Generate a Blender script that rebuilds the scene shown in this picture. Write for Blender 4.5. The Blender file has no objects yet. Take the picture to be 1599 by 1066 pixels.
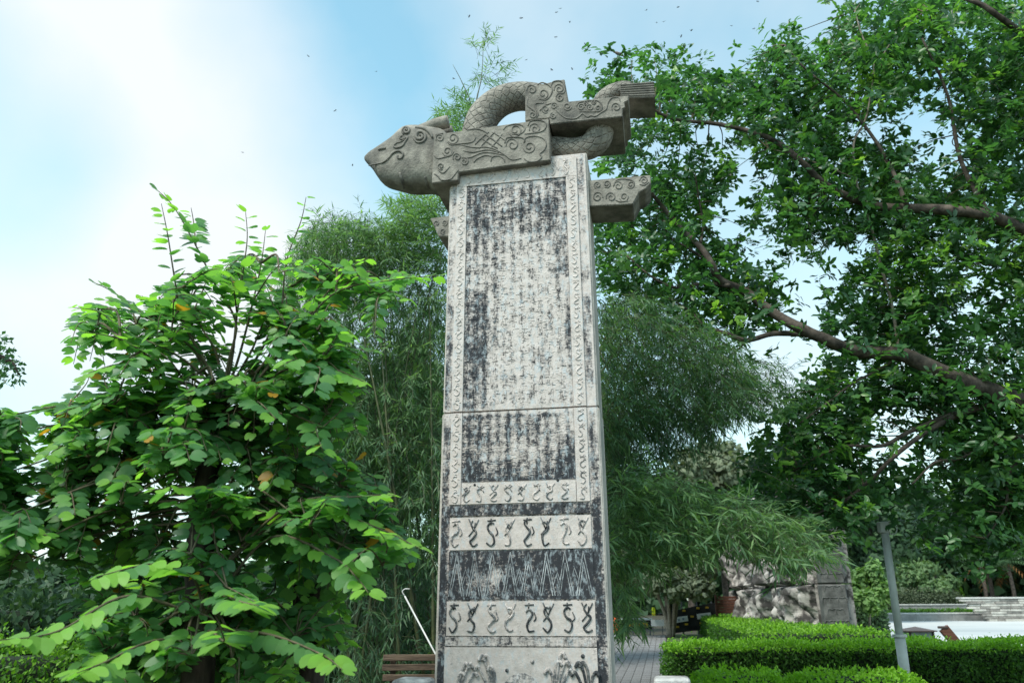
import bpy, bmesh, math, random
import numpy as np
from mathutils import Vector, Matrix, noise as mnoise
from mathutils.bvhtree import BVHTree

random.seed(7)
rng = np.random.default_rng(7)
scene = bpy.context.scene
C = scene.collection
R = math.radians

# ------------------------------------------------------------------ camera
FPX, TILT, ROLL, HC = 1220.0, R(18.36), R(-0.287), 1.6
cam_d = bpy.data.cameras.new('camera')
cam = bpy.data.objects.new('camera', cam_d)
C.objects.link(cam)
cam_d.sensor_width = 36.0
cam_d.lens = 36.0 * FPX / 1599.0
cam_d.clip_start = 0.05
cam_d.clip_end = 2000
cam.matrix_world = Matrix.Translation((0, 0, HC)) @ Matrix.Rotation(R(90) + TILT, 4, 'X') @ Matrix.Rotation(ROLL, 4, 'Z')
cam_d.dof.use_dof = True
cam_d.dof.focus_distance = 8.3
cam_d.dof.aperture_fstop = 2.0
scene.camera = cam

# ------------------------------------------------------------------ world, sun, exposure
SUN_EL, SUN_AZ = R(57), R(-138)          # azimuth measured from +Y, clockwise positive
world = bpy.data.worlds.new('World')
scene.world = world
world.use_nodes = True
SKY_STRENGTH = 0.10
def build_world():
    nt = world.node_tree
    n, l = nt.nodes, nt.links
    n.clear()
    out = n.new('ShaderNodeOutputWorld')
    bg = n.new('ShaderNodeBackground')
    bg.inputs['Strength'].default_value = SKY_STRENGTH
    sky = n.new('ShaderNodeTexSky')
    sky.sky_type = 'NISHITA'
    sky.sun_disc = False
    sky.sun_elevation = SUN_EL
    sky.sun_rotation = SUN_AZ
    sky.air_density = 1.0
    sky.dust_density = 0.6
    sky.ozone_density = 2.0
    tc = n.new('ShaderNodeTexCoord')
    def math_(op, a, b=None, clamp=False):
        m = n.new('ShaderNodeMath'); m.operation = op; m.use_clamp = clamp
        for i, v in enumerate((a, b)):
            if v is None: continue
            if isinstance(v, (int, float)): m.inputs[i].default_value = v
            else: l.new(v, m.inputs[i])
        return m.outputs[0]
    nz = n.new('ShaderNodeTexNoise')
    nz.inputs['Scale'].default_value = 2.3
    nz.inputs['Detail'].default_value = 6
    nz.inputs['Roughness'].default_value = 0.5
    l.new(tc.outputs['Generated'], nz.inputs['Vector'])
    def blob(px, py, width):
        d = ray(px, py).normalized()
        vm = n.new('ShaderNodeVectorMath'); vm.operation = 'DOT_PRODUCT'
        l.new(tc.outputs['Generated'], vm.inputs[0]); vm.inputs[1].default_value = d
        mr = n.new('ShaderNodeMapRange'); mr.interpolation_type = 'SMOOTHSTEP'
        mr.inputs['From Min'].default_value = math.cos(width)
        mr.inputs['From Max'].default_value = 1.0
        l.new(vm.outputs['Value'], mr.inputs['Value'])
        return mr.outputs[0]
    sep = n.new('ShaderNodeSeparateXYZ'); l.new(tc.outputs['Generated'], sep.inputs[0])
    hz = n.new('ShaderNodeMapRange'); hz.interpolation_type = 'SMOOTHSTEP'
    hz.inputs['From Min'].default_value = 0.55; hz.inputs['From Max'].default_value = 0.02
    l.new(sep.outputs['Z'], hz.inputs['Value'])
    v = math_('MULTIPLY', math_('SUBTRACT', nz.outputs['Fac'], 0.5), 1.5)
    v = math_('ADD', v, 0.37)
    v = math_('ADD', v, math_('MULTIPLY', hz.outputs[0], 0.36))
    v = math_('ADD', v, math_('MULTIPLY', blob(205, 230, R(19)), 0.75))
    v = math_('ADD', v, math_('MULTIPLY', blob(250, 10, R(12)), 0.35))
    v = math_('SUBTRACT', v, math_('MULTIPLY', blob(-40, 190, R(11)), 0.6))
    v = math_('SUBTRACT', v, math_('MULTIPLY', blob(470, 110, R(15)), 0.5), clamp=False)
    v = math_('MAXIMUM', math_('MINIMUM', v, 1.0), 0.12)
    mix = n.new('ShaderNodeMix'); mix.data_type = 'RGBA'
    l.new(v, mix.inputs[0])
    tintn = n.new('ShaderNodeMix'); tintn.data_type = 'RGBA'; tintn.blend_type = 'MULTIPLY'
    tintn.inputs[0].default_value = 1.0
    l.new(sky.outputs[0], tintn.inputs[6]); tintn.inputs[7].default_value = (1.42, 2.08, 1.58, 1)
    l.new(tintn.outputs[2], mix.inputs[6])
    mix.inputs[7].default_value = (4.85, 5.15, 5.3, 1)
    l.new(mix.outputs[2], bg.inputs['Color'])
    l.new(bg.outputs[0], out.inputs['Surface'])

sun_d = bpy.data.lights.new('sun', 'SUN')
sun_d.energy = 2.1
sun_d.angle = R(20)
sun_d.color = (1.0, 0.96, 0.88)
sun = bpy.data.objects.new('sun', sun_d)
C.objects.link(sun)
_sd = Vector((math.sin(SUN_AZ) * math.cos(SUN_EL), math.cos(SUN_AZ) * math.cos(SUN_EL), math.sin(SUN_EL)))
sun.rotation_euler = _sd.to_track_quat('Z', 'Y').to_euler()
vs = scene.view_settings
vs.view_transform = 'Standard'
vs.look = 'None'
vs.exposure = 0.98
vs.gamma = 1.0
vs.use_curve_mapping = False
cy = scene.cycles
cy.max_bounces = 6
cy.diffuse_bounces = 3
cy.glossy_bounces = 2
cy.transmission_bounces = 4
cy.use_denoising = True
cy.sample_clamp_indirect = 5.0

# ------------------------------------------------------------------ pixel -> place helpers (photo is 1599 x 1066)
_f = Vector((0, math.cos(TILT), math.sin(TILT)))
_u = Vector((0, -math.sin(TILT), math.cos(TILT)))
def ray(px, py):
    X, Y = px - 799.5, py - 533.0
    c, s = math.cos(ROLL), math.sin(ROLL)
    X0, Y0 = c * X + s * Y, -s * X + c * Y
    return _f * FPX + Vector((X0, 0, 0)) - _u * Y0
def at(px, py, d):                      # the point that stands d metres ahead
    r = ray(px, py)
    return Vector((0, 0, HC)) + r * (d / r.y)
def at_np(px, py, d):
    X, Y = np.asarray(px) - 799.5, np.asarray(py) - 533.0
    c, s = math.cos(ROLL), math.sin(ROLL)
    X0, Y0 = c * X + s * Y, -s * X + c * Y
    ry = FPX * math.cos(TILT) + Y0 * math.sin(TILT)
    rz = FPX * math.sin(TILT) - Y0 * math.cos(TILT)
    k = np.asarray(d) / ry
    return np.stack([X0 * k, ry * k, HC + rz * k], -1)
def to_px(P):
    P = np.asarray(P)
    x, y, z = P[:, 0], P[:, 1], P[:, 2] - HC
    dd = y * math.cos(TILT) + z * math.sin(TILT)
    uu = -y * math.sin(TILT) + z * math.cos(TILT)
    dd = np.maximum(dd, 0.01)
    X, Y = FPX * x / dd, -FPX * uu / dd
    c, s = math.cos(ROLL), math.sin(ROLL)
    return 799.5 + c * X - s * Y, 533 + s * X + c * Y, dd
build_world()

# ------------------------------------------------------------------ object helpers
def thing(name, label, cat, loc=(0, 0, 0), group=None):
    o = bpy.data.objects.new(name, None)
    C.objects.link(o)
    o.location = loc
    o.empty_display_size = 0.2
    o['label'] = label; o['category'] = cat
    if group: o['group'] = group
    o['_loc'] = list(loc)
    return o
def tag(o, label, cat, group=None):
    o['label'] = label; o['category'] = cat
    if group: o['group'] = group
    return o
def place(o, parent):                   # the child's mesh is in world coordinates
    if parent is None: return
    o.parent = parent
    root = parent
    while root.parent: root = root.parent
    off = Vector(root.location)
    if parent is root: o.matrix_parent_inverse = Matrix.Translation(-off)
def obj(name, V, F, mat, parent=None, smooth=False, kind=None, tint=None, attrs=None):
    me = bpy.data.meshes.new(name)
    V = np.asarray(V, dtype=np.float32).reshape(-1, 3)
    if isinstance(F, np.ndarray):
        k = F.shape[1]
        me.vertices.add(len(V)); me.vertices.foreach_set('co', V.ravel())
        me.loops.add(F.size); me.loops.foreach_set('vertex_index', F.astype(np.int32).ravel())
        me.polygons.add(len(F)); me.polygons.foreach_set('loop_start', np.arange(0, F.size, k, dtype=np.int32))
        me.update(calc_edges=True)
    else:
        me.from_pydata(V.tolist(), [], F)
    if smooth:
        me.polygons.foreach_set('use_smooth', np.ones(len(me.polygons), dtype=bool))
    if tint is not None:
        a = me.attributes.new('tint', 'FLOAT', 'POINT'); a.data.foreach_set('value', np.asarray(tint, dtype=np.float32))
    if attrs:
        for k2, v2 in attrs.items():
            a = me.attributes.new(k2, 'FLOAT', 'POINT'); a.data.foreach_set('value', np.asarray(v2, dtype=np.float32))
    me.materials.append(mat)
    o = bpy.data.objects.new(name, me)
    C.objects.link(o)
    place(o, parent)
    if kind: o['kind'] = kind
    return o

def box_vf(x0, x1, y0, y1, z0, z1):
    V = [(x0, y0, z0), (x1, y0, z0), (x1, y1, z0), (x0, y1, z0), (x0, y0, z1), (x1, y0, z1), (x1, y1, z1), (x0, y1, z1)]
    F = [(0, 3, 2, 1), (4, 5, 6, 7), (0, 1, 5, 4), (1, 2, 6, 5), (2, 3, 7, 6), (3, 0, 4, 7)]
    return V, F
def bevel_box(x0, x1, y0, y1, z0, z1, w=0.01, seg=1, M=None):
    bm = bmesh.new()
    V, F = box_vf(x0, x1, y0, y1, z0, z1)
    vs_ = [bm.verts.new(v) for v in V]
    for f in F: bm.faces.new([vs_[i] for i in f])
    bmesh.ops.bevel(bm, geom=list(bm.edges), offset=w, segments=seg, affect='EDGES', profile=0.6)
    if M is not None: bm.transform(M)
    bm.verts.index_update()
    V = [v.co[:] for v in bm.verts]; F = [[v.index for v in f.verts] for f in bm.faces]
    bm.free()
    return V, F
def merge(parts):
    V, F, o = [], [], 0
    for v, f in parts:
        V += [tuple(p) for p in v]; F += [[i + o for i in q] for q in f]; o = len(V)
    return V, F
def smooth_path(P, n=6):
    P = [Vector(p) for p in P]
    if len(P) < 3: return P
    Q = [P[0] * 2 - P[1]] + P + [P[-1] * 2 - P[-2]]
    out = []
    for i in range(1, len(Q) - 2):
        a, b, c, d = Q[i - 1], Q[i], Q[i + 1], Q[i + 2]
        for k in range(n):
            t = k / n
            out.append(0.5 * ((2 * b) + (c - a) * t + (2 * a - 5 * b + 4 * c - d) * t * t + (3 * b - a - 3 * c + d) * t ** 3))
    out.append(P[-1])
    return out
def tube(P, r, n=8, cap=True, jitter=0.0):
    P = [Vector(p) for p in P]
    m = len(P)
    if not hasattr(r, '__len__'): r = [r] * m
    T = [(P[min(i + 1, m - 1)] - P[max(i - 1, 0)]).normalized() for i in range(m)]
    up = Vector((0, 0, 1)) if abs(T[0].z) < 0.9 else Vector((1, 0, 0))
    a = T[0].cross(up).normalized()
    V, F = [], []
    for i in range(m):
        a = (a - T[i] * a.dot(T[i]))
        if a.length < 1e-6: a = T[i].orthogonal()
        a.normalize(); b = T[i].cross(a)
        for k in range(n):
            th = 2 * math.pi * k / n
            rr = r[i] * (1 + (random.uniform(-jitter, jitter) if jitter else 0))
            V.append(P[i] + a * (math.cos(th) * rr) + b * (math.sin(th) * rr))
    for i in range(m - 1):
        for k in range(n):
            k2 = (k + 1) % n
            F.append((i * n + k, i * n + k2, (i + 1) * n + k2, (i + 1) * n + k))
    if cap:
        F.append(tuple(range(n - 1, -1, -1))); F.append(tuple((m - 1) * n + k for k in range(n)))
    return V, F
def lerp_r(r0, r1, m): return [r0 + (r1 - r0) * i / max(1, m - 1) for i in range(m)]

# ------------------------------------------------------------------ materials
def new_mat(name):
    m = bpy.data.materials.new(name); m.use_nodes = True
    nt = m.node_tree; nt.nodes.clear()
    out = nt.nodes.new('ShaderNodeOutputMaterial')
    return m, nt, out
def rough_mat(name, c1, c2, scale=6.0, rough=0.85, bump=0.3, bscale=None, detail=8, spec=0.25, c3=None, stretch=(1, 1, 1), metallic=0.0, bdist=0.02, sharp=(0.35, 0.68)):
    m, nt, out = new_mat(name)
    n, l = nt.nodes, nt.links
    p = n.new('ShaderNodeBsdfPrincipled')
    tc = n.new('ShaderNodeTexCoord'); mp = n.new('ShaderNodeMapping'); mp.inputs['Scale'].default_value = stretch
    l.new(tc.outputs['Object'], mp.inputs[0])
    nz = n.new('ShaderNodeTexNoise'); nz.inputs['Scale'].default_value = scale; nz.inputs['Detail'].default_value = detail; nz.inputs['Roughness'].default_value = 0.62
    l.new(mp.outputs[0], nz.inputs['Vector'])
    cr = n.new('ShaderNodeValToRGB')
    cr.color_ramp.elements[0].position = sharp[0]; cr.color_ramp.elements[0].color = (*c1, 1)
    cr.color_ramp.elements[1].position = sharp[1]; cr.color_ramp.elements[1].color = (*c2, 1)
    l.new(nz.outputs['Fac'], cr.inputs[0])
    col = cr.outputs[0]
    if c3 is not None:
        n3 = n.new('ShaderNodeTexNoise'); n3.inputs['Scale'].default_value = scale * 0.27; n3.inputs['Detail'].default_value = 10; n3.inputs['Roughness'].default_value = 0.7
        l.new(mp.outputs[0], n3.inputs['Vector'])
        r3 = n.new('ShaderNodeValToRGB'); r3.color_ramp.elements[0].position = 0.5; r3.color_ramp.elements[1].position = 0.66
        l.new(n3.outputs['Fac'], r3.inputs[0])
        mx = n.new('ShaderNodeMix'); mx.data_type = 'RGBA'
        l.new(r3.outputs[0], mx.inputs[0]); l.new(col, mx.inputs[6]); mx.inputs[7].default_value = (*c3, 1)
        col = mx.outputs[2]
    l.new(col, p.inputs['Base Color'])
    p.inputs['Roughness'].default_value = rough
    p.inputs['Specular IOR Level'].default_value = spec
    p.inputs['Metallic'].default_value = metallic
    if bump:
        b = n.new('ShaderNodeBump'); b.inputs['Strength'].default_value = bump; b.inputs['Distance'].default_value = bdist
        n2 = n.new('ShaderNodeTexNoise'); n2.inputs['Scale'].default_value = bscale or scale * 3; n2.inputs['Detail'].default_value = 8
        l.new(mp.outputs[0], n2.inputs['Vector']); l.new(n2.outputs['Fac'], b.inputs['Height']); l.new(b.outputs[0], p.inputs['Normal'])
    l.new(p.outputs[0], out.inputs['Surface'])
    return m
def leaf_mat(name, cols, trans=0.35, rough=0.42, spec=0.4, tcol=None):
    m, nt, out = new_mat(name)
    n, l = nt.nodes, nt.links
    at_ = n.new('ShaderNodeAttribute'); at_.attribute_name = 'tint'
    cr = n.new('ShaderNodeValToRGB')
    el = cr.color_ramp.elements
    while len(el) < len(cols): el.new(0.5)
    for e, (pos, c) in zip(el, cols): e.position = pos; e.color = (*c, 1)
    l.new(at_.outputs['Fac'], cr.inputs[0])
    p = n.new('ShaderNodeBsdfPrincipled')
    p.inputs['Roughness'].default_value = rough; p.inputs['Specular IOR Level'].default_value = spec
    l.new(cr.outputs[0], p.inputs['Base Color'])
    t = n.new('ShaderNodeBsdfTranslucent')
    hs = n.new('ShaderNodeMix'); hs.data_type = 'RGBA'; hs.blend_type = 'MULTIPLY'; hs.inputs[0].default_value = 1.0
    l.new(cr.outputs[0], hs.inputs[6]); hs.inputs[7].default_value = (*(tcol or (1.9, 2.1, 0.9)), 1)
    l.new(hs.outputs[2], t.inputs['Color'])
    mx = n.new('ShaderNodeMixShader'); mx.inputs[0].default_value = trans
    l.new(p.outputs[0], mx.inputs[1]); l.new(t.outputs[0], mx.inputs[2]); l.new(mx.outputs[0], out.inputs['Surface'])
    return m
def paint_mat(name, stone, black, chalk, chalk_amt=0.35, scale=9.0, base=None):
    """Weathered stone under flaking black paint; attribute 'paint' says where paint is left."""
    m, nt, out = new_mat(name)
    n, l = nt.nodes, nt.links
    p = n.new('ShaderNodeBsdfPrincipled'); p.inputs['Roughness'].default_value = 0.85; p.inputs['Specular IOR Level'].default_value = 0.2
    tc = n.new('ShaderNodeTexCoord')
    def noise(sc, stretch, det=8, ro=0.65):
        mp = n.new('ShaderNodeMapping'); mp.inputs['Scale'].default_value = stretch
        l.new(tc.outputs['Object'], mp.inputs[0])
        nz = n.new('ShaderNodeTexNoise'); nz.inputs['Scale'].default_value = sc; nz.inputs['Detail'].default_value = det; nz.inputs['Roughness'].default_value = ro
        l.new(mp.outputs[0], nz.inputs['Vector'])
        return nz.outputs['Fac']
    def mth(op, a, b=None, c=None, clamp=False):
        x = n.new('ShaderNodeMath'); x.operation = op; x.use_clamp = clamp
        for i, v in enumerate((a, b, c)):
            if v is None: continue
            if isinstance(v, (int, float)): x.inputs[i].default_value = v
            else: l.new(v, x.inputs[i])
        return x.outputs[0]
    def sstep(v, a, b):
        mr = n.new('ShaderNodeMapRange'); mr.interpolation_type = 'SMOOTHSTEP'
        mr.inputs['From Min'].default_value = a; mr.inputs['From Max'].default_value = b
        l.new(v, mr.inputs['Value']); return mr.outputs[0]
    if base is None:
        a = n.new('ShaderNodeAttribute'); a.attribute_name = 'paint'; bias = a.outputs['Fac']
    else:
        vv = n.new('ShaderNodeValue'); vv.outputs[0].default_value = base; bias = vv.outputs[0]
    n1 = noise(scale, (1, 1, 0.8)); n2 = noise(scale * 5.0, (1, 1, 1.2), 5, 0.7); n3 = noise(scale * 0.8, (2.2, 2.2, 0.35), 8)
    n4 = noise(scale * 1.6, (0.5, 0.5, 3.2), 6)
    s = mth('ADD', mth('MULTIPLY', mth('SUBTRACT', n1, 0.5), 1.5), mth('MULTIPLY', mth('SUBTRACT', n2, 0.5), 1.25))
    s = mth('ADD', s, mth('MULTIPLY', mth('SUBTRACT', n3, 0.5), 1.2))
    s = mth('ADD', s, mth('MULTIPLY', mth('SUBTRACT', n4, 0.5), 0.6))
    s = mth('ADD', s, bias)
    mask = mth('MULTIPLY', sstep(s, 0.24, 0.80), 0.97)
    # chalky blue-white streaks
    c1 = noise(scale * 2.2, (1, 1, 0.5), 10, 0.75); c2 = noise(scale * 0.5, (1, 1, 1), 4)
    ck = mth('MULTIPLY', sstep(c1, 0.5, 0.63), mth('MULTIPLY', sstep(c2, 0.30, 0.52), chalk_amt))
    st = n.new('ShaderNodeValToRGB')
    st.color_ramp.elements[0].position = 0.3; st.color_ramp.elements[0].color = (stone[0] * 0.72, stone[1] * 0.71, stone[2] * 0.69, 1)
    st.color_ramp.elements[1].position = 0.62; st.color_ramp.elements[1].color = (*stone, 1)
    l.new(noise(14, (1, 1, 1), 10, 0.7), st.inputs[0])
    m1 = n.new('ShaderNodeMix'); m1.data_type = 'RGBA'
    l.new(mask, m1.inputs[0]); l.new(st.outputs[0], m1.inputs[6]); m1.inputs[7].default_value = (*black, 1)
    m2 = n.new('ShaderNodeMix'); m2.data_type = 'RGBA'
    l.new(ck, m2.inputs[0]); l.new(m1.outputs[2], m2.inputs[6]); m2.inputs[7].default_value = (*chalk, 1)
    l.new(m2.outputs[2], p.inputs['Base Color'])
    b = n.new('ShaderNodeBump'); b.inputs['Strength'].default_value = 0.45; b.inputs['Distance'].default_value = 0.012
    hgt = mth('ADD', mth('MULTIPLY', n2, 0.6), mth('MULTIPLY', noise(60, (1, 1, 1), 5), 0.6))
    l.new(mth('ADD', hgt, mth('MULTIPLY', mask, 0.3)), b.inputs['Height']); l.new(b.outputs[0], p.inputs['Normal'])
    l.new(p.outputs[0], out.inputs['Surface'])
    return m

STONE = (0.68, 0.605, 0.575)
M = {}
M['paint'] = paint_mat('flaking_black_paint', STONE, (0.022, 0.026, 0.034), (0.50, 0.57, 0.62), 0.6)
M['glyph_black'] = paint_mat('glyph_black_paint', (0.34, 0.33, 0.32), (0.03, 0.034, 0.04), (0.5, 0.54, 0.56), 0.3, base=0.72)
M['glyph_grey'] = paint_mat('glyph_grey_paint', STONE, (0.09, 0.1, 0.11), (0.6, 0.64, 0.67), 0.4, base=0.48)
M['glyph_pale'] = paint_mat('glyph_pale_stone', STONE, (0.25, 0.25, 0.26), (0.64, 0.66, 0.68), 0.3, base=0.1)
M['scratch'] = rough_mat('scratched_line', (0.10, 0.11, 0.12), (0.62, 0.64, 0.66), 12, 0.9, 0.2)
M['capstone'] = rough_mat('grey_carved_stone', (0.17, 0.157, 0.137), (0.37, 0.34, 0.295), 5.5, 0.85, 0.5, 40, c3=(0.10, 0.096, 0.088))
M['capline'] = rough_mat('grey_carved_ridge', (0.11, 0.104, 0.094), (0.27, 0.25, 0.22), 9, 0.85, 0.3, 40)
M['shaftside'] = rough_mat('pale_shaft_stone', (0.45, 0.415, 0.38), (0.66, 0.60, 0.55), 7, 0.85, 0.35, 45, c3=(0.34, 0.33, 0.31))
M['bark_dark'] = rough_mat('dark_bark', (0.018, 0.014, 0.012), (0.07, 0.055, 0.045), 12, 0.9, 0.8, 25, stretch=(1, 1, 0.4))
M['bark_fig'] = rough_mat('brown_grey_bark', (0.035, 0.029, 0.025), (0.15, 0.118, 0.098), 7, 0.9, 0.6, 22)
M['bark_pale'] = rough_mat('pale_bark', (0.17, 0.145, 0.118), (0.34, 0.29, 0.24), 9, 0.85, 0.4, 30)
M['twig'] = rough_mat('green_brown_twig', (0.07, 0.06, 0.04), (0.17, 0.14, 0.09), 14, 0.8, 0.2)
M['culm'] = rough_mat('bamboo_culm', (0.03, 0.045, 0.018), (0.11, 0.12, 0.05), 5, 0.5, 0.1, spec=0.5)
M['leaf_bauhinia'] = leaf_mat('lobed_leaf', [(0, (0.052, 0.14, 0.068)), (0.45, (0.09, 0.225, 0.082)), (0.78, (0.16, 0.34, 0.075)), (0.93, (0.22, 0.44, 0.07)), (0.97, (0.42, 0.22, 0.03))], 0.46, 0.45, 0.45)
M['leaf_fig'] = leaf_mat('glossy_oval_leaf', [(0, (0.03, 0.085, 0.042)), (0.5, (0.058, 0.155, 0.052)), (0.85, (0.12, 0.26, 0.05)), (1, (0.23, 0.40, 0.08))], 0.42, 0.38, 0.5)
M['leaf_bamboo'] = leaf_mat('bamboo_leaf', [(0, (0.042, 0.098, 0.06)), (0.5, (0.09, 0.18, 0.088)), (1, (0.20, 0.32, 0.14))], 0.40, 0.5, 0.35)
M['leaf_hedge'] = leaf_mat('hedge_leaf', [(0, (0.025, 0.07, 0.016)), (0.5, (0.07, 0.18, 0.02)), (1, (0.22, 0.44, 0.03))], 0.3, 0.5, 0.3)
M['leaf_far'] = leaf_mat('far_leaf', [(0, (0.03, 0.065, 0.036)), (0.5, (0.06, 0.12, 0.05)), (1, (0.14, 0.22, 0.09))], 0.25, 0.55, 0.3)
M['leaf_light'] = leaf_mat('light_green_leaf', [(0, (0.07, 0.15, 0.06)), (1, (0.22, 0.36, 0.12))], 0.3, 0.55, 0.3)
M['leaf_grey'] = leaf_mat('grey_green_leaf', [(0, (0.06, 0.085, 0.055)), (1, (0.19, 0.22, 0.14))], 0.25, 0.6, 0.25)
M['leaf_dead'] = leaf_mat('orange_dead_frond', [(0, (0.12, 0.06, 0.025)), (1, (0.3, 0.14, 0.04))], 0.2, 0.7, 0.2, (1.2, 1.1, 1))
M['hedge_core'] = rough_mat('hedge_inner_shade', (0.008, 0.014, 0.006), (0.02, 0.035, 0.012), 20, 0.95, 0.5)  # near-black green paints the shade between the leaves into the core
M['soil'] = rough_mat('dark_soil_and_litter', (0.03, 0.026, 0.02), (0.085, 0.075, 0.055), 3, 0.95, 0.6, 30, c3=(0.04, 0.06, 0.025))
M['lawn'] = rough_mat('lawn', (0.045, 0.085, 0.025), (0.09, 0.16, 0.045), 2.5, 0.95, 0.5, 40, c3=(0.12, 0.11, 0.06))
M['paver'] = rough_mat('grey_paver', (0.17, 0.165, 0.165), (0.27, 0.265, 0.265), 1.2, 0.85, 0.2, 40)
M['joint'] = rough_mat('paver_joint', (0.06, 0.058, 0.055), (0.11, 0.105, 0.1), 6, 0.95, 0.3)
M['plaza'] = rough_mat('pale_plaza_paving', (0.5, 0.51, 0.51), (0.66, 0.67, 0.67), 0.12, 0.45, 0.05, 8, c3=(0.3, 0.33, 0.35), stretch=(0.25, 1, 1))
M['concrete'] = rough_mat('grey_concrete', (0.2, 0.2, 0.195), (0.33, 0.325, 0.315), 2, 0.9, 0.3, 20)
M['concrete_pale'] = rough_mat('pale_concrete', (0.42, 0.42, 0.4), (0.58, 0.57, 0.54), 3, 0.9, 0.2, 20)
M['relief'] = rough_mat('weathered_relief_stone', (0.07, 0.064, 0.062), (0.46, 0.425, 0.40), 2.6, 0.9, 0.4, 25, sharp=(0.44, 0.56), c3=(0.10, 0.092, 0.09))
M['relief_end'] = rough_mat('dark_carved_stone', (0.075, 0.075, 0.072), (0.17, 0.167, 0.16), 4, 0.9, 0.5, 25)
M['brick_a'] = rough_mat('ledge_stone_grey', (0.15, 0.14, 0.13), (0.36, 0.33, 0.3), 3, 0.9, 0.4, 20)
M['brick_b'] = rough_mat('ledge_stone_pale', (0.36, 0.34, 0.31), (0.58, 0.55, 0.5), 3, 0.9, 0.4, 20)
M['post'] = rough_mat('mottled_granite', (0.3, 0.3, 0.3), (0.55, 0.54, 0.53), 9, 0.85, 0.4, 50, c3=(0.1, 0.1, 0.1))
M['steel'] = rough_mat('grey_painted_steel', (0.46, 0.49, 0.49), (0.58, 0.6, 0.6), 4, 0.5, 0.05, spec=0.5, c3=(0.38, 0.4, 0.38))
M['wood_red'] = rough_mat('red_brown_wood', (0.10, 0.045, 0.03), (0.2, 0.085, 0.06), 5, 0.7, 0.3, 30, stretch=(0.3, 1, 4))
M['wood_grey'] = rough_mat('weathered_plank', (0.07, 0.05, 0.038), (0.2, 0.145, 0.105), 6, 0.85, 0.4, 30, stretch=(0.4, 1, 4))
M['black'] = rough_mat('black_mesh', (0.012, 0.014, 0.016), (0.035, 0.038, 0.04), 3, 0.7, 0.1)
M['darkgrey'] = rough_mat('dark_grey_metal', (0.07, 0.08, 0.09), (0.12, 0.13, 0.145), 3, 0.5, 0.1)
M['yellow'] = rough_mat('yellow_paint', (0.5, 0.33, 0.03), (0.65, 0.45, 0.05), 6, 0.6, 0)
M['neon'] = rough_mat('fluorescent_cloth', (0.6, 0.75, 0.02), (0.75, 0.85, 0.05), 6, 0.7, 0)
M['orange'] = rough_mat('orange_plastic', (0.7, 0.1, 0.03), (0.8, 0.15, 0.04), 6, 0.5, 0)
M['white'] = rough_mat('white_panel', (0.62, 0.66, 0.68), (0.76, 0.79, 0.8), 4, 0.5, 0)
M['bluemark'] = rough_mat('blue_print', (0.16, 0.25, 0.33), (0.25, 0.34, 0.42), 8, 0.6, 0)
M['roofbrown'] = rough_mat('brown_metal_roof', (0.06, 0.045, 0.042), (0.11, 0.08, 0.075), 5, 0.5, 0.1)
M['frost'] = rough_mat('frosted_lamp_panel', (0.26, 0.3, 0.33), (0.36, 0.4, 0.42), 4, 0.4, 0)
M['rod'] = rough_mat('pale_aluminium', (0.5, 0.5, 0.5), (0.68, 0.68, 0.68), 7, 0.4, 0.05)
M['insect'] = rough_mat('dark_insect', (0.05, 0.045, 0.04), (0.1, 0.09, 0.08), 20, 0.5, 0)
M['feather'] = rough_mat('brown_feather', (0.09, 0.075, 0.065), (0.22, 0.19, 0.165), 30, 0.8, 0.2)

# ------------------------------------------------------------------ leaves
def T_(v, f): return np.array(v, dtype=np.float32), np.array(f, dtype=np.int32)
_half = [(-.03, .18), (.1, .40), (.35, .5), (.62, .47), (.88, .36), (1.0, .23), (.96, .12)]
_v = [(0, 0, 0), (.4, 0, 0), (.70, 0, -.05)]
for sgn in (1, -1):
    for x, y in _half: _v.append((x, y * sgn, .20 * y - .10 * x * x))
_fl = []
for o_, fl in ((3, 0), (10, 1)):
    ring = [0] + list(range(o_, o_ + 7)) + [2]
    for i in range(len(ring) - 1):
        q = (1, ring[i], ring[i + 1])
        _fl.append(q if fl else q[::-1])
LEAF_LOBED = T_(_v, _fl)
LEAF_OVAL = T_([(0, 0, 0), (.3, .21, .05), (.3, -.21, .05), (.3, 0, 0), (.72, .20, .02), (.72, -.20, .02), (.7, 0, -.04), (1, 0, -.13)],
               [(0, 3, 1), (0, 2, 3), (1, 3, 6), (1, 6, 4), (3, 2, 5), (3, 5, 6), (4, 6, 7), (6, 5, 7)])
LEAF_SLIM = T_([(0, 0, 0), (.3, .072, .0), (1, 0, -.12), (.3, -.072, .0), (.34, 0, .02)], [(0, 4, 1), (1, 4, 2), (0, 3, 4), (3, 2, 4)])
LEAF_SMALL = T_([(0, 0, 0), (.45, .26, .05), (1, 0, -.06), (.45, -.26, .05)], [(0, 2, 1), (0, 3, 2)])
LEAF_CLUMP = T_([(0, 0, 0), (.35, .3, .08), (.75, .14, 0), (1, .3, -.1), (1, -.22, -.05), (.45, -.33, .1), (.5, 0, .12)],
                [(0, 6, 1), (1, 6, 2), (2, 6, 3), (6, 4, 3), (6, 5, 4), (0, 5, 6)])
def frames(D, N):
    D = D / np.maximum(np.linalg.norm(D, axis=1, keepdims=True), 1e-6)
    S = np.cross(N, D); ln = np.linalg.norm(S, axis=1, keepdims=True)
    bad = (ln[:, 0] < 1e-4); S[bad] = np.cross(np.array([[.3, .5, .8]]), D[bad]); ln = np.linalg.norm(S, axis=1, keepdims=True)
    S = S / ln
    return D, S, np.cross(D, S)
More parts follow.
